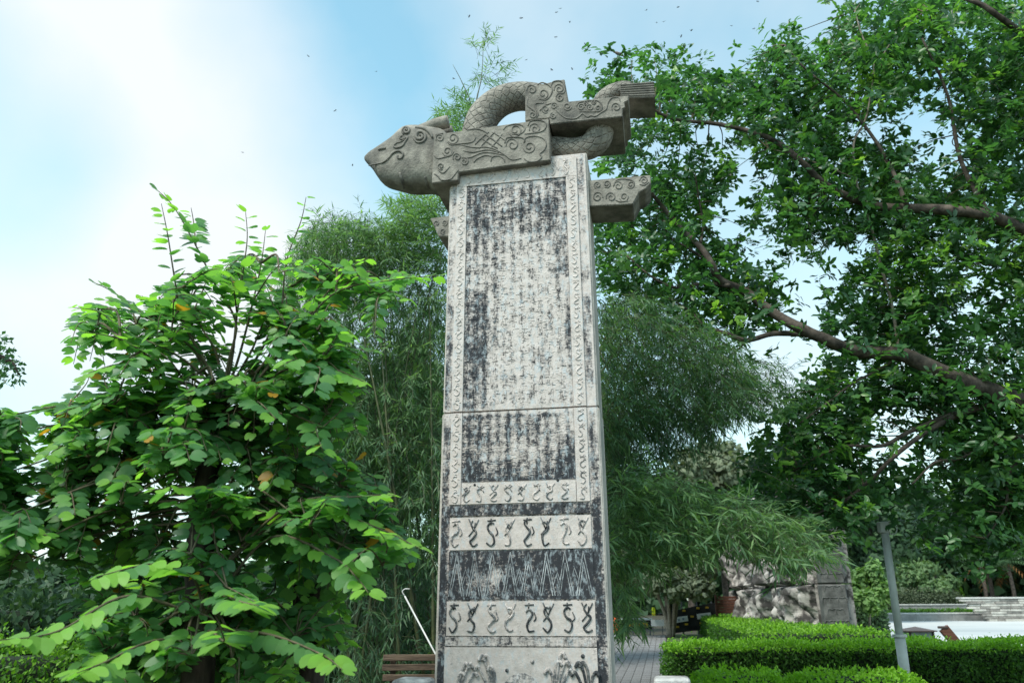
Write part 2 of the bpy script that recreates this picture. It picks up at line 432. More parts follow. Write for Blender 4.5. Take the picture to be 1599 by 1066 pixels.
def leaf_mesh(name, tmpl, P, D, N, S, tint, mat, parent, kind='stuff'):
    D, Sd, Nn = frames(D, N)
    tv, tf = tmpl
    V = (P[:, None] + S[:, None, None] * (tv[None, :, 0:1] * D[:, None] + tv[None, :, 1:2] * Sd[:, None] + tv[None, :, 2:3] * Nn[:, None]))
    F = (tf[None] + (np.arange(len(P)) * len(tv))[:, None, None]).reshape(-1, 3)
    return obj(name, V.reshape(-1, 3), F, mat, parent, smooth=False, kind=kind, tint=np.repeat(tint, len(tv)))
def foliage(tmpl, P, D, N, S, tint, mat, parent, single=0, stuff='foliage', bias=None):
    """The leaves that show largest become objects named leaf, the rest one mesh."""
    rest = np.ones(len(P), bool)
    if single:
        px, py, dd = to_px(P)
        ok = (px > 6) & (px < 1592) & (py > 6) & (py < 1060)
        cell = 7
        key = (px // cell).astype(int) * 1000 + (py // cell).astype(int)
        order = np.argsort(dd); seen = set(); front = []
        for i in order:
            if ok[i] and key[i] not in seen: seen.add(key[i]); front.append(i)
        front = np.array(front)
        sc = S[front] / dd[front]
        if bias is not None: sc = sc * bias[front]
        pick = front[np.argsort(-sc)[:single]]
        rest[pick] = False
        Df, Sf, Nf = frames(D[pick], N[pick])
        levels = np.array([.08, .3, .5, .68, .82, .92])
        if mat is M['leaf_bauhinia']: levels = np.append(levels, .99)
        meshes = []
        for lv in levels:
            me = bpy.data.meshes.new('leaf'); me.from_pydata(tmpl[0].tolist(), [], tmpl[1].tolist())
            a = me.attributes.new('tint', 'FLOAT', 'POINT'); a.data.foreach_set('value', np.full(len(tmpl[0]), lv, np.float32))
            me.materials.append(mat); meshes.append(me)
        off = Vector(parent.location)
        for k, i in enumerate(pick):
            o = bpy.data.objects.new('leaf', meshes[int(np.argmin(abs(levels - tint[i])))])
            C.objects.link(o); o.parent = parent
            s = float(S[i]); a, b, c, p = Df[k], Sf[k], Nf[k], P[i]
            o.matrix_basis = Matrix(((a[0] * s, b[0] * s, c[0] * s, p[0] - off.x), (a[1] * s, b[1] * s, c[1] * s, p[1] - off.y), (a[2] * s, b[2] * s, c[2] * s, p[2] - off.z), (0, 0, 0, 1)))
    return leaf_mesh(stuff, tmpl, P[rest], D[rest], N[rest], S[rest], tint[rest], mat, parent)
def unit(n):
    v = rng.normal(size=(n, 3)); return v / np.linalg.norm(v, axis=1, keepdims=True)
def in_poly(poly, n):
    poly = np.array(poly, float); lo, hi = poly.min(0), poly.max(0); out = []
    while sum(map(len, out)) < n:
        q = lo + rng.random((n * 2, 2)) * (hi - lo)
        inside = np.zeros(len(q), bool); j = len(poly) - 1
        for i in range(len(poly)):
            a, b = poly[i], poly[j]
            c = ((a[1] > q[:, 1]) != (b[1] > q[:, 1])) & (q[:, 0] < (b[0] - a[0]) * (q[:, 1] - a[1]) / (b[1] - a[1] + 1e-9) + a[0])
            inside ^= c; j = i
        out.append(q[inside])
    return np.concatenate(out)[:n]

# ================================================================== THE SETTING
def struct(name, V, F, mat, **k):
    o = obj(name, V, F, mat, **k); o['kind'] = 'structure'; return o
def ground_grid():
    xs = np.concatenate([np.linspace(-400, -30, 12), np.linspace(-25, 30, 56), np.linspace(36, 400, 12)])
    ys = np.concatenate([[-60, -20], np.linspace(-5, 60, 66), np.linspace(70, 900, 16)])
    V = [(x, y, -0.03 + 0.02 * mnoise.noise((x * .3, y * .3, 0))) for y in ys for x in xs]
    w = len(xs)
    F = [(j * w + i, j * w + i + 1, (j + 1) * w + i + 1, (j + 1) * w + i) for j in range(len(ys) - 1) for i in range(w - 1)]
    struct('ground', V, F, M['soil'], smooth=True)
ground_grid()
# path: runs from the stele's foot away to the fence
pa, pb = Vector((0.76, 10.0, 0)), Vector((6.25, 40.4, 0))
pdir = (pb - pa).normalized(); pside = Vector((pdir.y, -pdir.x, 0))
PW = 1.12
def path_pt(t, s, z): return pa + pdir * t + pside * s + Vector((0, 0, z))
PL = (pb - pa).length
path = struct('path', [path_pt(0, -PW, .004), path_pt(PL, -PW, .004), path_pt(PL, PW, .004), path_pt(0, PW, .004)], [(0, 3, 2, 1)], M['joint'])
def pavers():
    size, gap = 0.20, 0.02
    tm = bpy.data.meshes.new('paver')
    V, F = box_vf(0, size - gap, 0, size - gap * 2.4, 0, 0.003)
    tm.from_pydata(V, [], F); tm.materials.append(M['paver'])
    rot = Matrix.Rotation(-math.atan2(pdir.x, pdir.y), 4, 'Z')
    cols = int(2 * PW / size); rest = []; n = 0
    t = 0.0
    while t < PL - .3:
        for c in range(cols):
            p = path_pt(t, -PW + .02 + c * size, .006 + random.uniform(0, .004))
            if n < 300 and t > 6.4 and c > 3:
                o = bpy.data.objects.new('paver', tm); C.objects.link(o); o.parent = path
                o.matrix_basis = Matrix.Translation(p) @ rot; n += 1
            else:
                Mx = Matrix.Translation(p) @ rot
                rest.append(([Mx @ Vector(v) for v in V], F))
        t += size
    V2, F2 = merge(rest)
    obj('pavers_beyond', V2, F2, M['paver'], path, kind='stuff')
pavers()
# lawn strip right of the path at its far end
def sheet(name, pts, mat): return struct(name, pts, [tuple(range(len(pts)))], mat)
sheet('lawn', [path_pt(20, PW + .1, .012), path_pt(20, 12, .012), path_pt(PL + 1, 12, .012), path_pt(PL + 1, PW + .1, .012)], M['lawn'])
sheet('lawn', [path_pt(8, -6, .010), path_pt(8, -PW - .1, .010), path_pt(PL + 1, -PW - .1, .010), path_pt(PL + 1, -6, .010)], M['lawn'])
sheet('plaza', [(14.5, 22, .016), (90, 22, .016), (90, 66, .016), (14.5, 66, .016)], M['plaza'])

# ================================================================== THE STELE
CX, CD, TH, W0, TAP, DEP = 0.0726, 8.0, R(10.26), 1.678, -0.0118, 0.62
UX = Vector((math.cos(TH), -math.sin(TH), 0)); DX = Vector((math.sin(TH), math.cos(TH), 0)); OO = Vector((CX, CD, 0))
ZTOP, ZJ = 6.50, 3.50
def wd(z): return W0 + TAP * (z - 1.6)
def loc(s, b, z): return OO + UX * s + DX * b + Vector((0, 0, z))
def L(px, py, b=0.0):                   # pixel -> (s, z) on the plane b behind the stele's face
    r = ray(px, py); o = Vector((0, 0, HC)) - OO - DX * b
    t = -o.dot(DX) / r.dot(DX)
    p = o + r * t
    return p.dot(UX), p.z
def zc(py):
    px = 815
    for _ in range(6):
        s, z = L(px, py); px -= s * 140
    return z
stele = thing('carved_stone_stele', 'tall weathered stone stele with flaking black inscription and a dragon capital', 'stele', OO)
def grid_panel(name, a0, a1, z0, z1, b, mat, parent, bias, nu=24, nv=60, back=0.05):
    V, att = [], []
    for j in range(nv + 1):
        z = z0 + (z1 - z0) * j / nv
        for i in range(nu + 1):
            a = a0 + (a1 - a0) * i / nu
            V.append(loc((a - .5) * wd(z), b + 0.0015 * mnoise.noise((a * 14, z * 9, b)), z)); att.append(bias(a, z))
    F = [(j * (nu + 1) + i, j * (nu + 1) + i + 1, (j + 1) * (nu + 1) + i + 1, (j + 1) * (nu + 1) + i) for j in range(nv) for i in range(nu)]
    # closed edge back into the shaft
    rim = [i for i in range(nu + 1)] + [j * (nu + 1) + nu for j in range(1, nv + 1)] + [nv * (nu + 1) + i for i in range(nu - 1, -1, -1)] + [j * (nu + 1) for j in range(nv - 1, 0, -1)]
    k0 = len(V)
    for i in rim: V.append(V[i] + DX * back); att.append(att[i])
    m = len(rim)
    for q in range(m): F.append((rim[q], k0 + q, k0 + (q + 1) % m, rim[(q + 1) % m]))
    return obj(name, V, F, mat, parent, attrs={'paint': att})
def g2(a, z, ca, cz, wa, wz): return math.exp(-((a - ca) / wa) ** 2 - ((z - cz) / wz) ** 2)
def rect(a, z, a0, a1, z0, z1, fa=.03, fz=.12):
    def st(x, e, w): return 1 / (1 + math.exp(-(x - e) / w * 4))
    return st(a, a0, fa) * (1 - st(a, a1, fa)) * st(z, z0, fz) * (1 - st(z, z1, fz))
Zy = {y: zc(y) for y in (235, 285, 300, 330, 360, 400, 440, 450, 470, 520, 600, 640, 645, 660, 700, 720, 748, 750, 752, 785, 787, 803, 806, 857, 859, 935, 938, 992, 994, 1008, 1010, 1066)}
def shaft_part(name, z0, z1, b0, b1, dw):
    bm = bmesh.new()
    vs_ = []
    for z in (z0, z1):
        for s, b in ((-1, b0), (1, b0), (1, b1), (-1, b1)):
            vs_.append(bm.verts.new(loc(s * (wd(z) / 2 + dw), b, z)))
    for f in ((0, 3, 2, 1), (4, 5, 6, 7), (0, 1, 5, 4), (1, 2, 6, 5), (2, 3, 7, 6), (3, 0, 4, 7)): bm.faces.new([vs_[i] for i in f])
    bmesh.ops.bevel(bm, geom=list(bm.edges), offset=.012, segments=2, affect='EDGES')
    bm.verts.index_update()
    V = [v.co[:] for v in bm.verts]; F = [[v.index for v in f.verts] for f in bm.faces]; bm.free()
    return obj(name, V, F, M['shaftside'], stele)
upper = shaft_part('upper_shaft', ZJ + .004, ZTOP, 0.006, DEP, 0.0)
lower = shaft_part('lower_shaft', 0.28, ZJ - .004, 0.0, DEP + .01, 0.006)
obj('plinth', *bevel_box(-1.2, 1.2, -.3, 1.0, 0.0, .279, .03, 2, Matrix.Translation(OO) @ Matrix.Rotation(-TH, 4, 'Z')), M['post'], stele)

def bias_outer(a, z):
    v = 0.24
    v += .40 * rect(a, z, -.1, .06, Zy[1066] - 2, Zy[470]) + .16 * rect(a, z, -.1, .06, Zy[470], ZTOP + 1)
    v += .40 * rect(a, z, .93, 1.1, 0, Zy[660], .02, .3) + .34 * rect(a, z, .935, .975, Zy[600], Zy[470], .01, .1) + .1 * rect(a, z, .9, 1.1, Zy[440], ZTOP)
    v -= .32 * rect(a, z, .985, 1.1, -1, 9, .008)
    v += .22 * rect(a, z, -.1, 1.1, -1, Zy[785], .02, .06)
    v -= .25 * g2(a, z, .5, ZJ, 2, .08)
    return v
def bias_insc(a, z):
    v = .35
    v += .34 * rect(a, z, .1, .29, Zy[640], Zy[450], .03, .1) + .16 * rect(a, z, .1, .36, Zy[440], Zy[285], .05, .15)
    v += .20 * rect(a, z, 0, 1, Zy[360], Zy[285], .05, .3)
    v += .34 * g2(a, z, .815, Zy[400], .03, .25) + .30 * g2(a, z, .83, Zy[520], .025, .3) + .16 * g2(a, z, .8, Zy[300], .06, .25)
    v += .16 * g2(a, z, .5, Zy[330], .09, .09)
    v += .36 * rect(a, z, 0, 1, 0, Zy[645], .03, .03)
    v -= .20 * g2(a, z, .52, Zy[700], .22, .32)
    v += .24 * rect(a, z, .74, .9, Zy[750], Zy[700], .02, .08) + .18 * rect(a, z, 0, 1, Zy[752], Zy[720], .03, .05)
    v -= .30 * g2(a, z, .80, Zy[660], .08, .12)
    v -= .12 * g2(a, z, .55, Zy[520], .18, .8)
    cu = .5 + .5 * math.cos(2 * math.pi * (a - .150) / .0622)          # columns and rows of worn characters
    cr_ = .5 + .5 * math.cos(2 * math.pi * z / .094)
    ch = cu * (.35 + .65 * cr_)
    v += (.20 * ch - .07) if z > ZJ else (.10 - .34 * ch)
    return v
def bias_pale(a, z): return 0.02
def bias_black(a, z): return .92 - .40 * g2(a, z, .30, (Zy[859] + Zy[935]) / 2 - .05, .16, .14)
def bias_grey(a, z): return .42
eps = .004
grid_panel('face_skin', .012, .988, ZJ + .008, ZTOP - .015, -.004, M['paint'], upper, bias_outer, 60, 150)
grid_panel('face_skin', .012, .988, .30, ZJ - .008, -.006, M['paint'], lower, bias_outer, 60, 150)
insc_u = grid_panel('inscription_panel', .137, .843, ZJ + .009, Zy[285], -.010, M['paint'], stele, bias_insc, 110, 300)
insc_l = grid_panel('inscription_panel', .137, .843, Zy[750], ZJ - .009, -.012, M['paint'], stele, bias_insc, 110, 90)
border = {}
for key, a0, a1 in (('l', .06, .132), ('r', .848, .925)):
    for z0, z1 in ((ZJ + .009, Zy[285]), (Zy[785], ZJ - .009)):
        border[(key, z0)] = grid_panel('border_strip', a0, a1, z0, z1, -.022, M['paint'], stele, lambda a, z: .04 + (.16 if z > ZJ and a > .5 and z < 4.4 else 0), 6, 60)
topb = grid_panel('border_strip', .06, .925, Zy[285] + .004, ZTOP - .06, -.021, M['paint'], stele, lambda a, z: .16 + .14 * g2(a, z, .75, ZTOP, .3, .5), 40, 16)
rowA = grid_panel('glyph_band', .137, .843, Zy[785], Zy[752], -.021, M['paint'], stele, bias_pale, 40, 8)
rowB = grid_panel('glyph_band', .068, .925, Zy[857], Zy[806], -.019, M['paint'], stele, bias_pale, 40, 10)
zig = grid_panel('zigzag_band', .066, .93, Zy[935], Zy[859], -.013, M['paint'], stele, bias_black, 50, 20)
rowC = grid_panel('glyph_band', .062, .928, Zy[992], Zy[938], -.019, M['paint'], stele, bias_pale, 40, 10)
gb = grid_panel('grey_rail', .058, .93, Zy[1008], Zy[994], -.022, M['paint'], stele, bias_grey, 40, 6)
plant = grid_panel('plant_band', .055, .93, .62, Zy[1010], -.019, M['paint'], stele, lambda a, z: .05, 40, 16)
gb2 = grid_panel('grey_rail', .066, .93, Zy[803], Zy[787], -.022, M['paint'], stele, lambda a, z: .74, 40, 6)

def on_face(a, z, b): return loc((a - .5) * wd(z), b, z)
def strokes(name, polys, a0, a1, z0, z1, b, r, mat, parent, n=5, sm=4, kind=None):
    parts = []
    for pl in polys:
        rr = r
        if isinstance(pl, tuple): pl, k = pl; rr = r * k
        P = [on_face(a0 + (a1 - a0) * x, z1 + (z0 - z1) * y, b) for x, y in pl]
        P = smooth_path(P, sm)
        m = len(P)
        rad = [rr * (0.55 + .45 * math.sin(math.pi * min(1, max(0.0, (i + .8) / (m + .6))))) for i in range(m)]
        parts.append(tube(P, rad, n))
    V, F = merge(parts)
    return obj(name, V, F, mat, parent, smooth=True, kind=kind)
S_BODY = [[(.72, .22), (.5, .16), (.32, .3), (.42, .46), (.66, .56), (.74, .76), (.55, .94), (.28, .86)],
          [(.35, .2), (.6, .14), (.72, .3), (.6, .46), (.36, .6), (.34, .8), (.55, .95), (.8, .82)],
          [(.5, .05), (.34, .2), (.5, .36), (.7, .5), (.5, .66), (.3, .8), (.5, .95), (.75, .88)],
          [(.3, .3), (.5, .2), (.68, .34), (.55, .55), (.4, .72), (.5, .92), (.78, .9)]]
HEADS = [[[(.3, .04), (.5, .14), (.72, .02)], [(.62, .2), (.85, .1)], [(.7, .26), (.82, .44)]],
         [[(.5, .16), (.42, .04), (.58, .0), (.66, .1)], [(.3, .36), (.14, .5)], [(.72, .34), (.9, .42)]],
         [[(.2, .06), (.36, .16)], [(.5, .02), (.52, .18)], [(.82, .06), (.64, .2)], [(.4, .34), (.2, .28)]],
         [[(.25, .08), (.8, .06)], [(.5, .0), (.48, .22)], [(.8, .3), (.92, .5), (.78, .6)]],
         [[(.2, .0), (.5, .4)], [(.85, .02), (.5, .4)], [(.5, .4), (.2, .6)], [(.62, .12), (.56, .36)]]]
def glyph(k):
    body = list(S_BODY[k % 4])
    if (k // 3) % 2: body = [(1 - x, y) for x, y in body]
    body = [(x + random.uniform(-.04, .04), y + random.uniform(-.02, .02)) for x, y in body]
    return [(body, 1.35)] + [(h, .8) for h in HEADS[(k * 3 + 1) % 5]]
def glyph_row(parent, a_list, w, z0, z1, b, r, mats, seed):
    for i, a in enumerate(a_list):
        strokes('glyph', glyph(seed + i * 2 + i // 2), a - w / 2, a + w / 2, z0, z1, b, r, mats[i % len(mats)], parent)
dz = (Zy[752] - Zy[785])
glyph_row(rowA, [.165 + .087 * i for i in range(8)], .080, Zy[785] + .015, Zy[752] - .02, -.0225, .0075, [M['glyph_grey']], 1)
glyph_row(rowB, [.105 + .110 * i for i in range(8)], .094, Zy[857] + .02, Zy[806] - .015, -.021, .0092, [M['glyph_grey'], M['glyph_black'], M['glyph_black'], M['glyph_grey'], M['glyph_black'], M['glyph_black'], M['glyph_grey'], M['glyph_grey']], 4)
glyph_row(rowC, [.105 + .111 * i for i in range(8)], .096, Zy[992] + .02, Zy[938] - .015, -.021, .0092, [M['glyph_black'], M['glyph_black'], M['glyph_grey'], M['glyph_grey'], M['glyph_black'], M['glyph_black'], M['glyph_black'], M['glyph_black']], 9)
for (key, z0), o in border.items():
    z1 = Zy[285] if z0 > ZJ else ZJ - .009
    zz0 = z0 if z0 > ZJ else Zy[785]
    a0, a1 = (.064, .128) if key == 'l' else (.853, .920)
    n = max(1, int((z1 - zz0) / .155)); h = (z1 - zz0) / n
    for i in range(n):
        dark = key == 'r' and z0 < ZJ
        strokes('glyph', glyph(i * 5 + (3 if key == 'r' else 0)), a0, a1, zz0 + i * h + .01, zz0 + (i + 1) * h - .01, -.0235, .0055, M['glyph_grey'] if dark else M['glyph_pale'], o, 5, 3)
for i in range(9):
    strokes('glyph', glyph(i * 3), .11 + i * .088, .175 + i * .088, Zy[285] + .02, ZTOP - .08, -.0225, .0055, M['glyph_pale'], topb, 5, 3)
# illegible columns of small carved characters
def inscription(panel, z0, z1, b, rows):
    parts = []
    cols = 11
    for c in range(cols):
        a = .150 + c * .0622
        for r_ in range(rows):
            z = z1 - (r_ + .5) * (z1 - z0) / rows
            h = (z1 - z0) / rows * .40; w = .021
            for k in range(random.randint(4, 7)):
                x0, y0 = random.uniform(-w, w), random.uniform(-h, h)
                if random.random() < .55: x1, y1 = x0 + random.uniform(.4, 1.3) * w * random.choice((-1, 1)), y0 + random.uniform(-.15, .15) * h
                else: x1, y1 = x0 + random.uniform(-.3, .3) * w, y0 + random.uniform(.5, 1.3) * h * random.choice((-1, 1))
                P0, P1 = on_face(a + x0, z + y0, b), on_face(a + x1, z + y1, b)
                parts.append(tube([P0, P1], .0038, 4))
    V, F = merge(parts)
    att = [0.0] * len(V)
    for i, v in enumerate(V):
        d = v - OO if isinstance(v, Vector) else Vector(v) - OO
        z = v[2]; a = d.dot(UX) / wd(z) + .5
        att[i] = bias_insc(a, z) + (.20 if z > ZJ else -.30)
    obj('carved_characters', V, F, M['paint'], panel, kind='stuff', attrs={'paint': att})
inscription(insc_u, ZJ + .06, Zy[285] - .05, -.010, 30)
inscription(insc_l, Zy[750] + .03, ZJ - .05, -.012, 9)
# zigzag band: nested chevrons scratched through the paint
za, zb = Zy[935] + .03, Zy[859] - .015
for i in range(8):
    ac = .117 + i * .108
    pol = []
    for k, (hw, top) in enumerate(((.046, 1.0), (.032, .74))):
        pol += [([(ac - hw, 0), (ac, top)]), ([(ac, top), (ac + hw, 0)])]
    parts = []
    for p in pol:
        parts.append(tube([on_face(p[0][0], za + (zb - za) * p[0][1], -.014), on_face(p[1][0], za + (zb - za) * p[1][1], -.014)], .0048, 4))
    V, F = merge(parts); obj('chevron', V, F, M['scratch'], zig)
    if i < 7:
        ac += .054
        parts = []
        for hw, top, bot in ((.03, .62, .25), (.02, .46, .2)):
            for s_ in (-1, 1):
                parts.append(tube([on_face(ac + s_ * hw, za + (zb - za) * bot, -.014), on_face(ac, za + (zb - za) * top, -.014)], .003, 4))
        V, F = merge(parts); obj('chevron', V, F, M['scratch'], zig)
# plant band
def frond(x, y, h, lean, mat, k):
    polys = []
    for j in range(k):
        f = (j - (k - 1) / 2) / max(1, k)
        top = h * (1 - .35 * abs(f) * 2)
        tip = x + lean * .05 + f * .10
        polys.append(([(x + f * .02, y), (x + f * .05, y + top * .5), (tip, y + top * .85), (tip + .022 * (1 if f + lean >= 0 else -1), y + top), (tip + .04 * (1 if f + lean >= 0 else -1), y + top * .90)], 1.0))
    parts = []
    for pl, kk in polys:
        P = smooth_path([on_face(a, z, -.022) for a, z in pl], 5)
        parts.append(tube(P, lerp_r(.010, .020, len(P)), 6))
    V, F = merge(parts); obj('plant_motif', V, F, mat, plant, smooth=True)
zb_ = Zy[1066] - .25
for x, h, ln, mt, k in ((.15, .46, .5, M['glyph_grey'], 4), (.33, .54, -.4, M['glyph_grey'], 4), (.70, .52, .3, M['glyph_grey'], 5), (.87, .48, -.2, M['glyph_black'], 4)):
    frond(x, zb_, h, ln, mt, k)
def disc(a, z, r, mat, par, b=-.024, sq=1.0):
    V = [on_face(a, z, b - .006)]; n = 14
    for rr, bb in ((.7, b - .005), (1, b + .004)):
        for k in range(n):
            t = 2 * math.pi * k / n
            p = on_face(a, z, bb); V.append(p + UX * (math.cos(t) * r * rr) + Vector((0, 0, math.sin(t) * r * rr * sq)))
    F = [(0, 1 + k, 1 + (k + 1) % n) for k in range(n)] + [(1 + k, 1 + n + k, 1 + n + (k + 1) % n, 1 + (k + 1) % n) for k in range(n)]
    return obj('round_boss', V, F, mat, par, smooth=True)
for a, yy, r, mt in ((.42, 1046, .018, 'glyph_black'), (.565, 1032, .02, 'glyph_grey'), (.85, 1023, .02, 'glyph_black')):
    disc(a, zc(yy), r, M[mt], plant)
disc(.50, zc(1066) - .06, .17, M['glyph_grey'], plant, sq=.9)
for a, yy in ((.22, 755), (.735, 752), (.77, 791), (.22, 792)):
    disc(a, zc(yy), .016, M['black'], stele, b=-.02)

# ---------------- dragon capital
B0, B1 = -.11, DEP + .11
def extrude(name, poly, b0, b1, mat, parent, bev=.008, ref=None):
    """poly in photo pixels, taken on the plane b0 (or ref), pushed back to b1"""
    q = [L(x, y, b0 if ref is None else ref) for x, y in poly]
    area = sum(q[i][0] * q[(i + 1) % len(q)][1] - q[(i + 1) % len(q)][0] * q[i][1] for i in range(len(q)))
    if area < 0: q = q[::-1]
    bm = bmesh.new()
    f0 = [bm.verts.new(loc(s, b0, z)) for s, z in q]; f1 = [bm.verts.new(loc(s, b1, z)) for s, z in q]
    n = len(q)
    bm.faces.new(f0); bm.faces.new(f1[::-1])
    for i in range(n): bm.faces.new((f0[(i + 1) % n], f0[i], f1[i], f1[(i + 1) % n]))
    bmesh.ops.recalc_face_normals(bm, faces=list(bm.faces))
    if bev: bmesh.ops.bevel(bm, geom=list(bm.edges), offset=bev, segments=2, affect='EDGES')
    bm.verts.index_update()
    V = [v.co[:] for v in bm.verts]; F = [[v.index for v in f.verts] for f in bm.faces]; bm.free()
    return obj(name, V, F, mat, parent)
blockA = extrude('cloud_block', [(678, 210), (674, 286), (715, 281.5), (716, 269), (859, 250), (857, 185)], B0, B1, M['capstone'], stele)
blockB = extrude('cloud_block', [(820, 137), (820, 188.5), (858, 184.5), (859, 194), (972, 182), (972, 170), (976, 168), (975, 160), (981, 157), (982, 149), (887, 158.5), (881.5, 123.5)], B0 + .012, B1 - .012, M['capstone'], stele)
def relief_px(name, polys, b, r, parent, mat, n=5, sm=4):
    for pl in polys:
        k = 1.0
        if isinstance(pl, tuple): pl, k = pl
        P = smooth_path([loc(*(lambda q: (q[0], b, q[1]))(L(x, y, b))) for x, y in pl], sm)
        m = len(P); rad = [r * k * (.5 + .5 * math.sin(math.pi * (i + .7) / (m + .4)) ** .5) for i in range(m)]
        obj(name, *tube(P, rad, n), mat, parent, smooth=True)
def spiral(cx, cy_, r, turns=1.6, d=1, ph=0.0, tail=None):
    n = int(9 * turns)
    P = [(cx + d * r * (1 - .82 * i / n) * math.cos(ph + 2 * math.pi * turns * i / n), cy_ + r * (1 - .82 * i / n) * math.sin(ph + 2 * math.pi * turns * i / n)) for i in range(n + 1)]
    if tail: P = [tail] + P
    return P
def cA(x, y): return (560 + .2064 * x, 100 + .2064 * y)
def cB(x, y): return (800 + .2439 * x, 100 + .2439 * y)
A_sp = [(615, 562, 34, 1, 2.6), (715, 562, 46, -1, .4), (672, 660, 40, -1, .3), (745, 705, 34, 1, 2.5), (622, 775, 28, 1, 1), (1185, 502, 55, -1, .2), (1335, 490, 46, 1, 2.8), (1165, 612, 52, 1, 2.9), (1292, 628, 50, -1, .1), (800, 738, 34, 1, 4)]
polysA = [[cA(*q) for q in spiral(x, y, r, 1.5, d, ph)] for x, y, r, d, ph in A_sp]
polysA += [[cA(*q) for q in pl] for pl in (
    [(585, 540), (600, 530), (640, 525)], [(670, 590), (700, 612), (760, 605), (800, 600), (860, 590), (885, 555), (865, 525)],
    [(570, 690), (600, 715), (650, 705), (700, 690), (720, 660)], [(570, 830), (600, 850), (630, 880), (690, 872), (720, 845), (755, 800)], [(600, 800), (640, 825), (690, 775)],
    [(770, 610), (870, 632), (960, 628), (1040, 650), (1110, 690), (1160, 725), (1230, 715)], [(790, 655), (860, 668), (930, 655), (990, 650), (1060, 670)], [(790, 712), (850, 705), (930, 672), (1010, 672), (1100, 690)],
    [(1105, 600), (1120, 560), (1180, 555), (1240, 560), (1260, 590)], [(1250, 600), (1265, 560), (1330, 545), (1400, 565), (1420, 610), (1400, 655), (1370, 680), (1385, 705), (1350, 735), (1290, 740), (1250, 715)],
    [(1095, 500), (1120, 470), (1190, 455), (1245, 470), (1255, 500), (1220, 530), (1160, 530)], [(1280, 470), (1300, 435), (1360, 425), (1415, 445), (1410, 490), (1370, 515), (1300, 525), (1255, 530)],
    [(880, 610), (930, 560), (985, 515)], [(910, 640), (975, 570), (1030, 515)], [(985, 650), (1040, 590), (1085, 530)], [(930, 560), (985, 600), (1050, 640)], [(960, 535), (1020, 575), (1085, 625)], [(1010, 515), (1070, 550), (1110, 580)],
    [(870, 745), (900, 715), (960, 690), (1010, 700)], [(1000, 740), (1010, 705), (1060, 695), (1100, 720), (1105, 745)], [(820, 500), (880, 490), (930, 500), (970, 520)])]
relief_px('cloud_scroll', polysA, B0 - .001, .0095, blockA, M['capline'])
B_sp = [(125, 165, 34, 1, 3), (198, 192, 38, -1, .2), (300, 160, 34, 1, 2.8), (305, 217, 28, -1, 5), (212, 290, 26, 1, 1), (130, 325, 28, 1, 4.5), (262, 332, 22, -1, 5), (268, 270, 24, -1, 3), (352, 272, 28, 1, 0), (440, 278, 24, -1, 3), (497, 280, 26, 1, 2), (548, 283, 24, -1, 0), (665, 278, 32, 1, 2.5), (520, 245, 16, 1, 0), (470, 250, 16, -1, 0)]
polysB = [[cB(*q) for q in spiral(x, y, r, 1.5, d, ph)] for x, y, r, d, ph in B_sp]
polysB += [[cB(*q) for q in pl] for pl in (
    [(160, 135), (190, 120), (230, 135), (255, 160), (245, 200), (215, 230), (170, 225)], [(245, 150), (260, 115), (310, 110), (335, 140), (330, 185), (285, 190)],
    [(100, 215), (95, 260), (120, 285), (140, 300)], [(200, 250), (150, 255), (150, 285), (165, 320), (155, 345)], [(175, 300), (210, 265), (260, 250)],
    [(275, 290), (310, 325), (350, 348), (400, 350), (430, 335), (450, 318), (480, 340), (505, 330), (530, 335), (570, 310), (600, 290), (615, 245), (640, 218), (680, 215), (690, 240)],
    [(410, 270), (425, 250), (460, 240), (540, 235), (570, 260), (570, 295), (540, 305), (430, 305)])]
relief_px('cloud_scroll', polysB, B0 + .011, .0095, blockB, M['capline'])
# side brackets
brR = extrude('bracket', [(917, 281.7), (1016, 273), (1016, 286), (1008, 295), (998, 300), (993, 310), (988, 318.6), (918, 322.3)], .06, .50, M['capstone'], stele, ref=.06)
brL = extrude('bracket', [(671.7, 340.5), (703, 336.5), (703, 369), (685, 369), (679, 356)], .06, .50, M['capstone'], stele, ref=.06)
def side_scrolls(par, sp, extra=()):
    pol = [[cB(*q) for q in spiral(x, y, r, 1.5, d, ph)] for x, y, r, d, ph in sp]
    pol += [[cB(*q) for q in e] for e in extra]
    relief_px('cloud_scroll', pol, .059, .009, par, M['capline'])
side_scrolls(brR, [(545, 775, 24, 1, 2), (605, 768, 26, -1, 1), (678, 780, 32, 1, 3), (758, 772, 26, -1, .5), (842, 745, 28, 1, 3), (545, 852, 36, -1, 3), (632, 852, 34, 1, 2.8), (715, 850, 32, -1, .3)],
             ([(650, 780), (665, 745), (720, 735), (775, 750), (780, 780)], [(660, 870), (690, 882), (740, 875)], [(815, 770), (845, 775), (875, 755)]))
relief_px('cloud_scroll', [spiral(682, 349, 5, 1.3, 1, 2), spiral(694, 348, 5, 1.3, -1, 1), spiral(692, 361, 5, 1.2, 1, 1)], .059, .009, brL, M['capline'])
